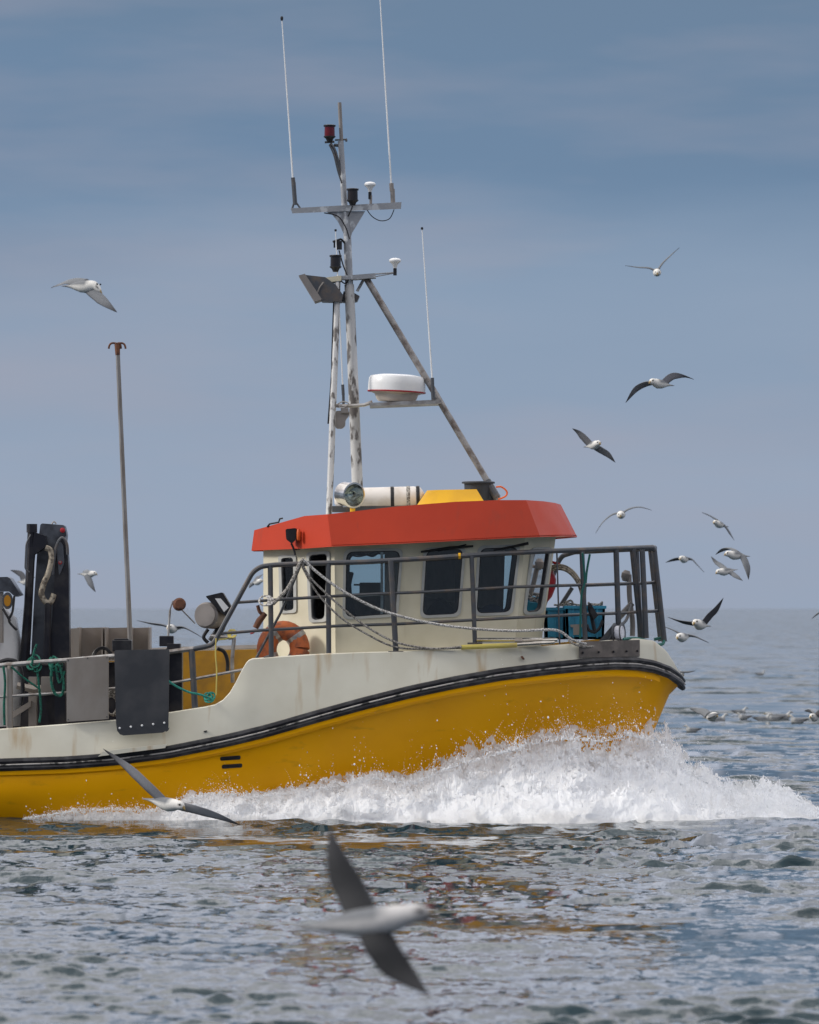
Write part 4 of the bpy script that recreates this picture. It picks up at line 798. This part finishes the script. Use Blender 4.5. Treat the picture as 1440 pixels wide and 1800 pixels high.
tag(t_.build('line_coil', M['rope']), 'coil of thin line hanging between the steel panel and rubber panel', 'rope')
# tall pole with hooks
t_ = MB(); t_.tube([T(230,1150,.5), T(207,622,.5)], [.030,.026], 10); tp = t_.build('flag_pole', M['wood'], boat)
t_ = MB(); t_.tube([T(207,624,.5),T(206,603,.5)], [.028,.034], 10)
for dx in (-1, 1, .45): t_.tube(smooth_line([T(206,604,.5),T(206+dx*8,603,.5),T(206+dx*13,606,.5),T(206+dx*15,613,.5)]), .012, 7)
t_.build('hook_head', M['rust'], tp)
# crane
crn = empty('deck_crane', T(82,1200,-.5)); crn.parent = boat; crn.location = WORLD['deck_crane']-WORLD['fishing_boat']
def cpart(name, m_, fn): t_ = MB(); fn(t_); return t_.build(name, m_ if isinstance(m_, list) else M[m_], crn)
cpart('boom', 'crane', lambda t: plate(t, rr([(71,922),(74,920),(113,923),(117,940),(105,1060),(88,1165),(54,1165),(60,1050),(66,960)],3), -.6, .28))
cpart('boom_arm', 'craneblk', lambda t: plate(t, [(97,956),(104,944),(114,943),(118,960),(121,1000),(122,1165),(84,1165),(92,1080),(96,1010)], -.85, .26))
cpart('arm_plate', 'crane', lambda t: plate(t, rr([(100,960),(105,951),(111,958),(113,990),(104,1012),(101,985)],4), -.88, .03))
cpart('hydraulic_ram', 'craneblk', lambda t: (t.tube([T(56,934,-.8),T(50,1060,-.8),T(42,1180,-.8)], [.05,.05,.06], 10), t.tube([T(56,921,-.8),T(56,936,-.8)], .062, 10), plate(t, [(60,935),(80,942),(82,960),(60,975),(55,1030),(50,1010)], -.85, .2)))
cpart('hydraulic_ram', 'craneblk', lambda t: (t.tube([T(84,1060,-.95),T(82,1170,-.95)], .04, 8),))
cpart('hydraulic_pipe', 'rail', lambda t: (t.tube(corner([T(54,940,-.9),T(46,955,-.9),T(44,1000,-.9),T(52,1006,-.9)],.04), .010, 6),))
cpart('hydraulic_pipe', 'rail', lambda t: (t.tube(smooth_line([T(92,1010,-.95),T(98,965,-.95),T(108,946,-.95),T(117,955,-.95),T(119,975,-.95)]), .018, 7)))
cpart('sheathed_hose', 'hose', lambda t: t.tube(smooth_line([T(80,963,-.95),T(88,967,-.95),T(91,980,-.95),T(86,1005,-.95),T(77,1026,-.95),T(73,1045,-.95),T(80,1058,-.95),T(89,1058,-.95),T(95,1044,-.95)]), .034, 12))
cpart('crane_lens', 'redbuoy', lambda t: (t.lathe(T(110,932,-.62),(0,-1,0),[(.03,0),(.03,.01),(.02,.015)],10), t.lathe(T(106,989,-.9),(0,-1,0),[(.022,0),(.022,.02)],10)))
cpart('crane_column', 'craneblk', lambda t: plate(t, [(70,1160),(114,1160),(114,1300),(90,1300)], -.9, .6))
cpart('crane_leg', 'craneblk', lambda t: plate(t, [(96,1165),(114,1165),(116,1272),(96,1272)], -1.6, .2))
cpart('crane_pin', 'steel', lambda t: (t.lathe(T(106,988,-.93),(0,-1,0),[(.012,0),(.012,.01)],8), t.tube(smooth_line([T(91,921,-.5),T(95,917,-.5),T(99,921,-.5)]), .008, 6)))
t_ = MB(); plate(t_, rr([(-300,1178),(118,1168),(292,1160),(292,1300),(-300,1300)],4), 1.0, .5); plate(t_, rr([(40,1150),(118,1150),(118,1175),(40,1175)],3), .9, .4); t_.build('machinery_housing', M['craneblk'], boat)
# white tank, sloping roof and amber lamp at left edge
t_ = MB(); t_.lathe(T(-40,1200,-.6), (0,0,1), [(.5,-.5),(.52,0),(.52,.45),(.46,.75),(.3,.92),(.05,.96)], 36); t_.build('white_tank', M['gelwhite'], boat)
t_ = MB(); plate(t_, [(-80,1016),(13,1014),(18,1017),(36,1046),(26,1049),(16,1040),(-80,1038)], -1.3, .5); lh = t_.build('lamp_canopy', M['crane'], boat)
t_ = MB(); plate(t_, [(-60,1040),(4,1040),(4,1130),(-60,1130)], -1.25, .2); t_.build('lamp_backing', M['steel'], boat)
t_ = MB(); plate(t_, circ(13,1056,9,15), -1.30, .06, 0); t_.build('amber_lamp', M['rail'], boat)
t_ = MB(); plate(t_, circ(13,1056,6,10), -1.31, .02, 0); t_.build('amber_lens', M['amber'], boat)
t_ = MB(); t_.tube(smooth_line([T(25,1048,-1.3),T(22,1075,-1.3),T(16,1092,-1.3),T(30,1108,-1.3)]), .014, 6); t_.tube([T(5,1070,-1.3),T(18,1092,-1.3)], .016, 6); t_.build('lamp_bracket', M['black'], boat); t_ = MB(); t_.tube(smooth_line([T(-10,1168,-1.6),T(15,1160,-1.6),T(34,1170,-1.6),T(40,1210,-1.6),T(36,1240,-1.6)]), .024, 8); t_.build('tank_hose', M['black'], boat)
t_ = MB(); plate(t_, [(20,1252),(54,1232),(54,1242),(20,1264)], -1.2, .15); plate(t_, [(50,1190),(64,1190),(64,1278),(50,1278)], -1.1, .2); t_.tube([T(30,1205,-1.3),T(60,1212,-1.3),T(90,1208,-1.3)], .04, 8); plate(t_, [(72,1190),(90,1190),(90,1220),(72,1220)], -1.4, .3); t_.build('deck_bracket', M['steel'], boat)

# ------------------------------------------------------------------ bow wave
def foam_material():
    m = bpy.data.materials.new('white_spray'); m.use_nodes = True; n = m.node_tree; b = n.nodes['Principled BSDF']
    b.inputs['Base Color'].default_value = (.97,.98,1,1); b.inputs['Roughness'].default_value = .6; b.inputs['Specular IOR Level'].default_value = .35
    o = n.nodes['Material Output']; tr = n.nodes.new('ShaderNodeBsdfTranslucent'); tr.inputs[0].default_value = (.93,.95,.98,1)
    mi = n.nodes.new('ShaderNodeMixShader'); mi.inputs[0].default_value = .48
    n.links.new(b.outputs[0], mi.inputs[1]); n.links.new(tr.outputs[0], mi.inputs[2]); n.links.new(mi.outputs[0], o.inputs[0])
    return m
UPE = [(20,1445),(60,1435),(130,1423),(200,1419),(265,1424),(300,1412),(340,1398),(400,1388),(440,1398),(500,1390),(560,1380),(620,1368),(660,1357),(700,1366),(730,1368),(790,1336),(850,1316),(900,1300),(950,1283),(1000,1276),(1060,1282),(1105,1268),(1150,1279),(1180,1308),(1210,1345),(1260,1374),(1310,1384),(1350,1378),(1390,1396),(1430,1418),(1480,1442)]
LOE = [(20,1450),(150,1452),(250,1450),(400,1443),(500,1439),(700,1442),(900,1440),(1050,1443),(1170,1448),(1300,1449),(1400,1442),(1480,1444)]
def build_foam():
    Vs = []; Fs = []; base = 0
    fx = [20,300,600,1000,1200,1480]; fy = [58.05,57.55,57.15,56.8,56.9,57.9]          # front edge distance
    bx = [20,300,600,800,950,1100,1200,1480]; by = [58.2,58.2,58.35,58.7,59.2,59.9,60.2,60.2]  # back edge (hull side)
    nx, nv = 1300, 110
    for lay in range(5):
        px = np.linspace(20, 1480, nx)[None, :]; v = np.linspace(0, 1, nv)[:, None]
        up = np.interp(px, [p[0] for p in UPE], [p[1] for p in UPE]); lo = np.interp(px, [p[0] for p in LOE], [p[1] for p in LOE])+26
        shrink = [1.10, 1.08, .95, .78, .52][lay]
        rag = (fbm(px*.045+lay*31, px*0+lay, px*0, 5, 3+lay, .7)-.5)
        up2 = lo+(up-lo)*(shrink+rag*.50)
        py = lo+(lo*0+up*shrink+lo*(1-shrink)-lo)*v+(up2-(lo+(up-lo)*shrink))*v**5
        up2 = lo+(up-lo)*shrink
        f_ = np.interp(px, fx, fy); b_ = np.interp(px, bx, by)
        depth = f_+(b_-f_)*([.60,.50,.36,.20,.04][lay]+.38*v)-.35*(1-v)**4
        depth = depth+0*py; X = (px-720)/F*depth+0*v; Z = CAMH+(HOR-py)/F*depth
        # turbulent displacement
        n1 = fbm(X*3.1, depth*3+lay*7, Z*3.4, 3, 21+lay)-.5; n2 = fbm(X*11, depth*9+lay*5, Z*11, 4, 41+lay, .65)-.5; n3 = fbm(X*3.1+9, depth*3+5, Z*3.4+4, 3, 61+lay)-.5
        n4 = fbm(X*14+5, depth*9, Z*10+9, 4, 71+lay, .7)-.5
        h = np.clip((lo-py)/40., 0, 1)
        g1 = fbm(X*2.6+lay*9, Z*0+lay, Z*3.6, 2, 300+lay)-.5; g2 = fbm(X*8+lay*9, Z*0+lay, Z*9, 2, 320+lay)-.5; g3 = fbm(X*24, Z*0+lay, Z*24, 3, 340+lay)-.5
        amp = np.clip((up2-lo)*-1/60, .25, 1)
        Y2 = depth-(g1*.55+g2*.13+g3*.045)*amp*np.clip(v*5, .5, 1); X2 = X+(n3*.10+n4*.02)*h; Z2 = Z+(n1*.10+n4*.02)*h
        V = np.stack([X2, Y2, Z2], -1).reshape(-1, 3)
        # lacy tearing near the top, watery holes in the tall sheet at the bow
        hole = fbm(X*13+lay*3, depth*5, Z*13, 5, 90+lay, .72)
        fine = fbm(X*30+lay*3, depth*20, Z*24, 3, 130+lay, .7)
        bow = np.clip((px-930)/90, 0, 1)*np.clip((1200-px)/60, 0, 1)
        dens = .27+.24*v**4+.09*bow*np.clip((v-.35)*2.5, 0, 1)+([.0,.02,.04,.06,.07][lay])*v
        keep = (.6*hole+.4*fine) > dens
        i = (np.arange(nv-1)[:, None]*nx+np.arange(nx-1)[None, :]); k = keep[:-1, :-1]
        i = i[k]; Fs.append(np.stack([i, i+1, i+nx+1, i+nx], -1)+base); Vs.append(V); base += len(V)
    V = np.concatenate(Vs); Fq = np.concatenate(Fs); used = np.unique(Fq); mp_ = np.full(len(V), -1); mp_[used] = np.arange(len(used)); V = V[used]; Fq = mp_[Fq]
    # droplets flung from the crest, little octahedra as quads pairs
    r = np.random.default_rng(3); nd = 6000
    dpx = r.uniform(40, 1460, nd); upd = np.interp(dpx, [p[0] for p in UPE], [p[1] for p in UPE]); lod = np.interp(dpx, [p[0] for p in LOE], [p[1] for p in LOE])
    clus = fbm(dpx*.06, dpx*0, dpx*0, 4, 200, .7); hgt = (lod-upd)
    dpy = upd+hgt*.12-r.exponential(1, nd)*(3+22*np.clip((clus-.45)*4, 0, 1))*np.clip(hgt/60, .3, 1)
    spread = r.random(nd) < .35; dpy = np.where(spread, upd+r.uniform(0, .9, nd)*hgt, dpy)
    # mist of very fine drops hanging over the foam
    nm_ = 42000; mx_ = r.uniform(40, 1470, nm_); mu = np.interp(mx_, [p[0] for p in UPE], [p[1] for p in UPE]); mh = np.interp(mx_, [p[0] for p in LOE], [p[1] for p in LOE])-mu
    my = mu+mh*r.uniform(0, .75, nm_)-r.exponential(1, nm_)*(.07*mh)*(r.random(nm_) < .5)
    dpx = np.concatenate([dpx, mx_]); dpy = np.concatenate([dpy, my]); nd = len(dpx)
    # fingers of water torn off the crest, each a string of shrinking drops
    ns, kk = 1500, 12; sx = r.uniform(60, 1440, ns); su = np.interp(sx, [p[0] for p in UPE], [p[1] for p in UPE]); sh = np.interp(sx, [p[0] for p in LOE], [p[1] for p in LOE])-su
    ang = r.normal(-1.57, .55, ns)-.2; ln = r.exponential(1, ns)*(2+.10*sh)*(.3+2.2*np.clip((fbm(sx*.05, sx*0, sx*0, 4, 210, .7)-.42)*4, 0, 1)); ft = np.linspace(0, 1, kk)
    SX = sx[:, None]+np.cos(ang)[:, None]*ln[:, None]*ft; SY = (su+sh*.14)[:, None]+np.sin(ang)[:, None]*ln[:, None]*ft+ln[:, None]*.35*ft**2
    inner = (r.random(ns) < .35)[:, None]; SY = SY+inner*(r.uniform(0, .6, ns)*sh)[:, None]
    dpx = np.concatenate([dpx, SX.ravel()]); dpy = np.concatenate([dpy, SY.ravel()]); srad = (.010*np.clip(sh/90, .45, 1)[:, None]*(1-.7*ft)[None]*r.uniform(.4, 1, ns)[:, None]).ravel(); nd0 = nd; nd = len(dpx)
    f_ = np.interp(dpx, fx, fy); b_ = np.interp(dpx, bx, by); rv = np.concatenate([r.uniform(.0, .95, nd0), np.repeat(r.uniform(.1, .95, ns), kk)]); dY = f_+(b_-f_)*rv-.1
    rad = np.concatenate([.002+.008*r.random(nd0-nm_)**4, .0015+.0035*r.random(nm_)**2, srad])
    C = np.stack([(dpx-720)/F*dY, dY, CAMH+(HOR-dpy)/F*dY], -1)
    O = np.array([[1,0,0],[0,1,0],[-1,0,0],[0,-1,0],[0,0,1],[0,0,-1]], float)
    dv = (C[:, None, :]+O[None]*rad[:, None, None]*np.stack([r.uniform(.6,1.3,nd), np.ones(nd), r.uniform(.7,1.8,nd)], -1)[:, None, :]).reshape(-1, 3)
    q = np.array([[0,1,4,4],[1,2,4,4],[2,3,4,4],[3,0,4,4]])
    tri = np.array([[0,1,4],[1,2,4],[2,3,4],[3,0,4],[1,0,5],[2,1,5],[3,2,5],[0,3,5]])
    o = np_mesh('bow_wave', V, Fq, [foam_material()]); tag(o, 'white foaming bow wave thrown up along the yellow hull', 'bow wave', kind='stuff')
    dF = (tri[None]+np.arange(nd)[:, None, None]*6).reshape(-1, 3)
    o2 = np_mesh('spray_drops', dv, dF, [foam_material()]); tag(o2, 'fine spray droplets flung above the bow wave', 'spray', kind='stuff')
build_foam()

# ------------------------------------------------------------------ gulls
def gull_material():
    m = bpy.data.materials.new('gull_feathers'); m.use_nodes = True; n = m.node_tree; b = n.nodes['Principled BSDF']
    a = n.nodes.new('ShaderNodeAttribute'); a.attribute_name = 'Col'; b.inputs['Roughness'].default_value = .7; b.inputs['Specular IOR Level'].default_value = .2
    t = n.nodes.new('ShaderNodeTexCoord'); x = n.nodes.new('ShaderNodeTexNoise'); x.inputs['Scale'].default_value = 60; n.links.new(t.outputs['Object'], x.inputs[0])
    mr = n.nodes.new('ShaderNodeMapRange'); n.links.new(x.outputs[0], mr.inputs[0]); mr.inputs[3].default_value = .75; mr.inputs[4].default_value = 1.15
    v = n.nodes.new('ShaderNodeVectorMath'); v.operation = 'SCALE'; n.links.new(a.outputs['Color'], v.inputs[0]); n.links.new(mr.outputs[0], v.inputs['Scale']); n.links.new(v.outputs[0], b.inputs['Base Color'])
    return m
GM = gull_material()
WHITE = (.70,.69,.66); GREYW = (.16,.17,.185); DARKW = (.045,.045,.05); UNDER = (.20,.20,.21); BILL = (.30,.22,.10); EYE = (.01,.01,.01)  # wing greys set dark so the colour carries the backlit look against the sky
def mixc(a, b, f): f = max(0, min(1, f)); return tuple(a[i]+(b[i]-a[i])*f for i in range(3))
class Gull:
    def __init__(s): s.v = []; s.f = []; s.c = []
    def ring_loft(s, rings, cols, seg):
        b = len(s.v)
        for r, c in zip(rings, cols):
            for j, p in enumerate(r): s.v.append(p); s.c.append(c[j] if isinstance(c, list) else c)
        n = len(rings)
        for i in range(n-1):
            for j in range(seg): s.f.append([b+i*seg+j, b+i*seg+(j+1) % seg, b+(i+1)*seg+(j+1) % seg, b+(i+1)*seg+j])
        s.f.append([b+j for j in range(seg)][::-1]); s.f.append([b+(n-1)*seg+j for j in range(seg)])
    def body(s, tail, head, sc_=1., up=Vector((0,0,1)), droop=.0, fan=1., WHITE=WHITE, mask=False):
        ax = (head-tail); Ln = ax.length; ax.normalize(); rt = ax.cross(up).normalized(); u = rt.cross(ax)
        prof = [(0,.050*fan,.004,0),(.08,.052*fan,.008,0),(.18,.036,.018,0),(.30,.042,.036,0),(.45,.058,.054,-.004),(.60,.062,.060,-.006),(.72,.052,.053,0),(.79,.040,.043,.006),(.85,.038,.040,.010),(.91,.033,.034,.008),(.95,.020,.020,.002),(.962,.012,.013,-.004),(.985,.009,.011,-.010),(1.0,.003,.005,-.022)]
        seg = 14; rings = []; cols = []
        for (f, w_, h_, dz) in prof:
            c = tail+ax*(Ln*f)+u*(dz*sc_)+Vector((0,0,-droop*max(0, f-.8)*5)); r = []; cc = []
            for j in range(seg):
                q = 2*math.pi*j/seg; r.append(c+(rt*math.cos(q)*w_+u*math.sin(q)*h_)*sc_)
                sn = math.sin(q)
                if f < .7: base = mixc(WHITE, GREYW, (sn+.1)*2.0) if sn > -.1 else WHITE
                else: base = WHITE
                if f < .1: base = mixc(base, (.16,.16,.17), .75)
                if mask and f > .84: base = mixc(base, DARKW, (f-.84)*9*(.6-.4*sn))
                if f > .955: base = mixc(BILL, DARKW, .7 if mask else 0)
                if abs(f-.91) < .01 and (abs(math.cos(q)) > .8) and sn > .05: base = EYE
                cc.append(base)
            rings.append(r); cols.append(cc)
        s.ring_loft(rings, cols, seg); s.ax = ax; s.u = u; s.rt = rt
        for sg in (1,-1):     # eyes as small dark beads
            c = tail+ax*(Ln*.905)+u*(.018*sc_)+rt*sg*.029*sc_; k = .0075*sc_
            rr_ = [[c+ax*(math.cos(a_)*k*m_)+u*(math.sin(a_)*k*m_)+rt*sg*d_*k for a_ in np.linspace(0, 2*math.pi, 7)[:6]] for m_, d_ in ((1.2,-.5),(1.2,.3),(.6,.9))]
            s.ring_loft(rr_, [EYE]*3, 6)
    def wing(s, pts, chord=.17, back=None, under=UNDER, top_up=1, twist=0., top=GREYW):
        P_ = smooth_line(pts, 5 if len(pts) > 3 else 7); n = len(P_); seg = 10; rings = []; cols = []; ln = [0]
        for i in range(1, n): ln.append(ln[-1]+(P_[i]-P_[i-1]).length)
        for i, p in enumerate(P_):
            f = ln[i]/ln[-1]; d = (P_[min(n-1, i+1)]-P_[max(0, i-1)]).normalized(); bk = back if back is not None else -s.ax
            sw = bk-d*bk.dot(d)*.6; sw.normalize(); nm = sw.cross(d).normalized()
            if nm.z*top_up < 0: nm = -nm
            if twist: sw = (sw+nm*twist).normalized()
            ch = chord*((.86+.14*min(1, f/.2))*(1.0-.12*(f/.45)) if f < .45 else (.88*(1-((f-.45)/.55)**1.3)+.03)); 
            th = .018*(1-f)+.004; r = []; cc = []
            le = p-sw*ch*.32
            for j in range(seg):
                q = j/seg
                if q < .5: a_ = q*2; z_ = 1
                else: a_ = (1-q)*2; z_ = -1
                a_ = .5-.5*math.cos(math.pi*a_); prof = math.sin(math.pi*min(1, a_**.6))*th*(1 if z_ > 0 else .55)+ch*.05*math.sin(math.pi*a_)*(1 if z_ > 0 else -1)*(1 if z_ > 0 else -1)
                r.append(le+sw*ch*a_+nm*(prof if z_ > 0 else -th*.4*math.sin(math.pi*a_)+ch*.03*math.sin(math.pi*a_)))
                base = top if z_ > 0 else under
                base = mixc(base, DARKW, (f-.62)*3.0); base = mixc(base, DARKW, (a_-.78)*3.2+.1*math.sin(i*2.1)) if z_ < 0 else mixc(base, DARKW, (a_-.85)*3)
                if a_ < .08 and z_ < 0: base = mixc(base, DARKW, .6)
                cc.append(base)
            rings.append(r); cols.append(cc)
        s.ring_loft(rings, cols, seg)
    def build(s, label, group='gulls in flight round the boat', name='seagull', cat='seagull'):
        lo = Vector([sum(p[i] for p in s.v)/len(s.v) for i in range(3)])
        me = bpy.data.meshes.new(name); me.from_pydata([p-lo for p in s.v], [], s.f); me.materials.append(GM)
        bm = bmesh.new(); bm.from_mesh(me); bmesh.ops.recalc_face_normals(bm, faces=bm.faces); bm.to_mesh(me); bm.free()
        at = me.color_attributes.new('Col', 'FLOAT_COLOR', 'POINT'); at.data.foreach_set('color', [k for c in s.c for k in (*c, 1)])
        for p in me.polygons: p.use_smooth = True
        o = bpy.data.objects.new(name, me); col.objects.link(o); o.location = lo; tag(o, label, cat, group); return o
def gull(label, D, tail, head, wings, sc_=1., chord=.17, back=None, tw=0., fan=1., under=UNDER, droop=0., top=GREYW, white=WHITE, mask=False):
    """tail, head, wing points: (px, py, metres nearer(-)/farther(+))"""
    q = lambda p: P(p[0], p[1], D+(p[2] if len(p) > 2 else 0))
    g = Gull(); g.body(q(tail), q(head), sc_, droop=droop, fan=fan, WHITE=white, mask=mask)
    for w_ in wings: g.wing([q(p) for p in w_], chord*sc_*.74, Vector(back) if back else None, under=under, twist=tw, top=top)
    return g.build(label)
# foreground and near birds
gull('large blurred gull skimming low in the foreground, one wing up and one wing down', 20, (512,1634,.10), (768,1606,-.10),
     [[(650,1614,.02),(628,1566,.10),(600,1512,.15),(580,1456,.2)], [(664,1628,-.02),(682,1664,-.08),(712,1706,-.12),(756,1750,-.2)]], 1.0, .185, under=(.022,.022,.025), top=(.024,.025,.028), tw=.2, fan=.6, white=(.52,.51,.51), mask=True)
gull('white bodied gull gliding low in front of the yellow hull with long spread wings', 55, (256,1404,.16), (326,1420,-.22),
     [[(288,1405,0),(262,1380,-.02),(225,1346,.0),(181,1316,.05)], [(308,1412,-.05),(345,1421,-.1),(385,1434,-.1),(424,1451,-.08)]], 1.25, .135, back=(-.75,.35,-.35), under=(.34,.34,.36), top=(.30,.31,.33))
gull('white headed gull flying above the tall pole, near wing stretched down', 47, (112,503,.08), (180,503,-.12),
     [[(158,505,-.04),(172,517,-.12),(186,530,-.2),(206,549,-.3)], [(152,495,.05),(130,493,.15),(112,498,.3),(90,506,.5)]], 1.0, .15, back=(-.75,0,-.35), droop=.06)
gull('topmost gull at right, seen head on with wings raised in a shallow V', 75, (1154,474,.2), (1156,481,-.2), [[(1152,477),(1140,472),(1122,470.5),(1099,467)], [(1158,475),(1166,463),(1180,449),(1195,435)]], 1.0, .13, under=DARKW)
gull('gull at right with arched wings and grey back, below the topmost bird', 66, (1181,678,.15), (1141,671,-.15), [[(1150,673,-.05),(1134,674,0),(1116,684,.02),(1100,708,.05)], [(1164,673,0),(1180,660,.1),(1198,659,.2),(1220,667,.3)]], 1.05, .15, back=(.55,.5,-.3), under=(.2,.2,.22))
gull('gull with straight diagonal wings beyond the front of the red roof', 72, (1030,786,.1), (1056,779,-.2), [[(1040,781),(1030,770),(1018,759),(1006,753)], [(1048,784),(1058,790),(1070,798),(1082,813)]], 1., .15, back=(-.6,.3,-.3))
gull('gull with wings bowed in a wide arc above the bow railing', 80, (1093,900,.2), (1091,907,-.2), [[(1088,903),(1076,906),(1060,919),(1047,938)], [(1096,902),(1108,895),(1125,892),(1146,897)]], 1.1, .13)
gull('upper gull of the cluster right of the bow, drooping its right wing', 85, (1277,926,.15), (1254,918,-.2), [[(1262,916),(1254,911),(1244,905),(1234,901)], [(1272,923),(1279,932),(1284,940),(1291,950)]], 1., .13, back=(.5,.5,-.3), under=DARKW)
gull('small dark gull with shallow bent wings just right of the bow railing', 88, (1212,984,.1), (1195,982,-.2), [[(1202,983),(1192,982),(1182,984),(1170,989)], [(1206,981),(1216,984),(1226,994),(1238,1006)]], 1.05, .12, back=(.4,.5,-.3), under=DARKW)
gull('gull with pale belly and wings arched downward, largest of the cluster right of the bow', 72, (1316,978,.1), (1273,974,-.1), [[(1296,972,0),(1284,965,.1),(1270,966,.15),(1258,975,.2)], [(1303,976,0),(1309,990,-.1),(1313,1003,-.15),(1316,1019,-.2)]], 1.05, .15, back=(.8,.2,-.1))
gull('gull overlapping just below the largest bird of the cluster', 78, (1294,1001,.1), (1258,1007,-.15), [[(1274,1002,0),(1266,995,.1),(1258,989,.15),(1250,978,.2)], [(1281,1005,0),(1290,1012,-.1),(1298,1017,-.15),(1306,1021,-.2)]], 1.0, .15, back=(.7,.2,.1), under=(.18,.18,.2))
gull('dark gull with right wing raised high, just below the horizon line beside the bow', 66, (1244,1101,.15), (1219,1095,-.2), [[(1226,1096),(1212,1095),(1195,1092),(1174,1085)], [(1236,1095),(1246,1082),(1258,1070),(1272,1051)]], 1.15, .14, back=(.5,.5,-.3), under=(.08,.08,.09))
gull('gull with white body gliding above the water at the foot of the bow railing', 70, (1212,1118,.1), (1190,1121,-.25), [[(1198,1117),(1188,1111),(1178,1106),(1167,1102)], [(1208,1117),(1220,1119),(1232,1124),(1246,1130)]], 1.1, .12, back=(.4,.6,-.2))
gull('tiny gull tail and wing poking out behind the bow strake', 80, (1180,1178,.1), (1203,1187,0), [[(1195,1182),(1205,1182),(1214,1181),(1223,1179)]], .9, .1)
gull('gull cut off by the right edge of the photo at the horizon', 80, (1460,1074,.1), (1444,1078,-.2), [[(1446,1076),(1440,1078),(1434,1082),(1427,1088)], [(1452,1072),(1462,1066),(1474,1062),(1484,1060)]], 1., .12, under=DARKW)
gull('small grey gull flying right of the black crane with one wing hanging down', 86, (138,1009,.1), (171,1009,-.1), [[(154,1010,-.05),(158,1018,-.1),(162,1028,-.15),(168,1041,-.2)], [(156,1006,.05),(152,1003,.3),(148,1005,.6)]], 1., .15, back=(-.8,0,-.2))
gull('small grey gull partly hidden behind the left side of the crane', 90, (32,1023,.1), (55,1022,-.1), [[(44,1021),(40,1010),(32,1005),(18,1002)], [(46,1022),(54,1018),(62,1014)]], 1., .15, back=(-.6,0,-.5))
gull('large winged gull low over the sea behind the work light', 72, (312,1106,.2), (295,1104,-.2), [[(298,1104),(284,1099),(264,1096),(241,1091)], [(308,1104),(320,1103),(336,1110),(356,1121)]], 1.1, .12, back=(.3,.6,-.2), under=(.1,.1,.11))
gull('pale gull glimpsed between the railing bend and the wheelhouse', 90, (440,1026,.1), (462,1021,-.1), [[(450,1022),(456,1014),(464,1009)], [(448,1024),(444,1028),(438,1034)]], .9, .12, back=(-.6,0,-.2), under=(.4,.4,.42))
gull('dark winged gull lifting off the water, nearest right of the bow', 66, (1238,1262,.1), (1262,1258,-.1), [[(1246,1256,0),(1240,1250,.1),(1228,1247,.2),(1213,1246,.3)], [(1250,1258,0),(1256,1256,-.2),(1266,1255,-.3)]], 1.0, .15, back=(-.6,0,-.5))
gull('dark winged gull landing on the water at the right edge of the photo', 68, (1442,1262,.1), (1424,1260,-.1), [[(1432,1257,0),(1426,1250,.1),(1420,1249,.2),(1414,1250,.3)], [(1434,1258,0),(1442,1250,-.1),(1452,1246,-.2)]], .9, .14, back=(.5,0,-.5))
def swimmer(label, px, py, face=1, s_=1.):
    Y = F*(CAMH-.1)/(py+3-HOR);  c = P(px, py+3, Y); g = Gull(); g.ax = Vector((face,0,0)); seg = 12; rings = []; cols = []
    for (x, z, w_, h_) in ((-.22,.085,.01,.006),(-.16,.07,.035,.025),(-.05,.05,.075,.06),(.06,.05,.075,.065),(.12,.065,.05,.055),(.14,.11,.033,.035),(.155,.15,.034,.032),(.18,.155,.024,.022),(.20,.148,.008,.009),(.235,.140,.003,.004)):
        r = []; cc = []
        for j in range(seg):
            q = 2*math.pi*j/seg; r.append(c+Vector((face*(x+(math.sin(q)*h_*(-.6 if .1 < x < .15 else 0))), math.cos(q)*w_, z+math.sin(q)*h_))*s_)
            b_ = (.46,.46,.45) if x > .09 else (GREYW if math.sin(q) > -.2 else WHITE); b_ = DARKW if x < -.15 else b_; b_ = BILL if x > .195 else b_; cc.append(b_)
        rings.append(r); cols.append(cc)
    g.ring_loft(rings, cols, seg); g.build(label, 'gulls swimming on the sea')
swimmer('swimming gull with white head, left one of the pair right of the bow', 1340, 1265, 1)
swimmer('swimming gull facing left, in the middle of the group right of the bow', 1362, 1264, -1)
swimmer('swimming gull with raised head, right one of the floating group', 1376, 1261, 1)
swimmer('swimming gull low in the water beside the bird that lifts off', 1262, 1266, 1)
swimmer('lone small gull floating nearer the boat than the others', 1218, 1284, -1, .8)
swimmer('distant dark gull floating alone above the right swimming group', 1336, 1184, 1, .9)
swimmer('pale swimming gull just right of the bird that lifts off the water', 1309, 1261, -1, .8)
swimmer('swimming gull closest to the right edge of the photo', 1404, 1268, -1)
swimmer('gull resting on the water straight above the pale swimming gull', 1300, 1252, 1, .9)
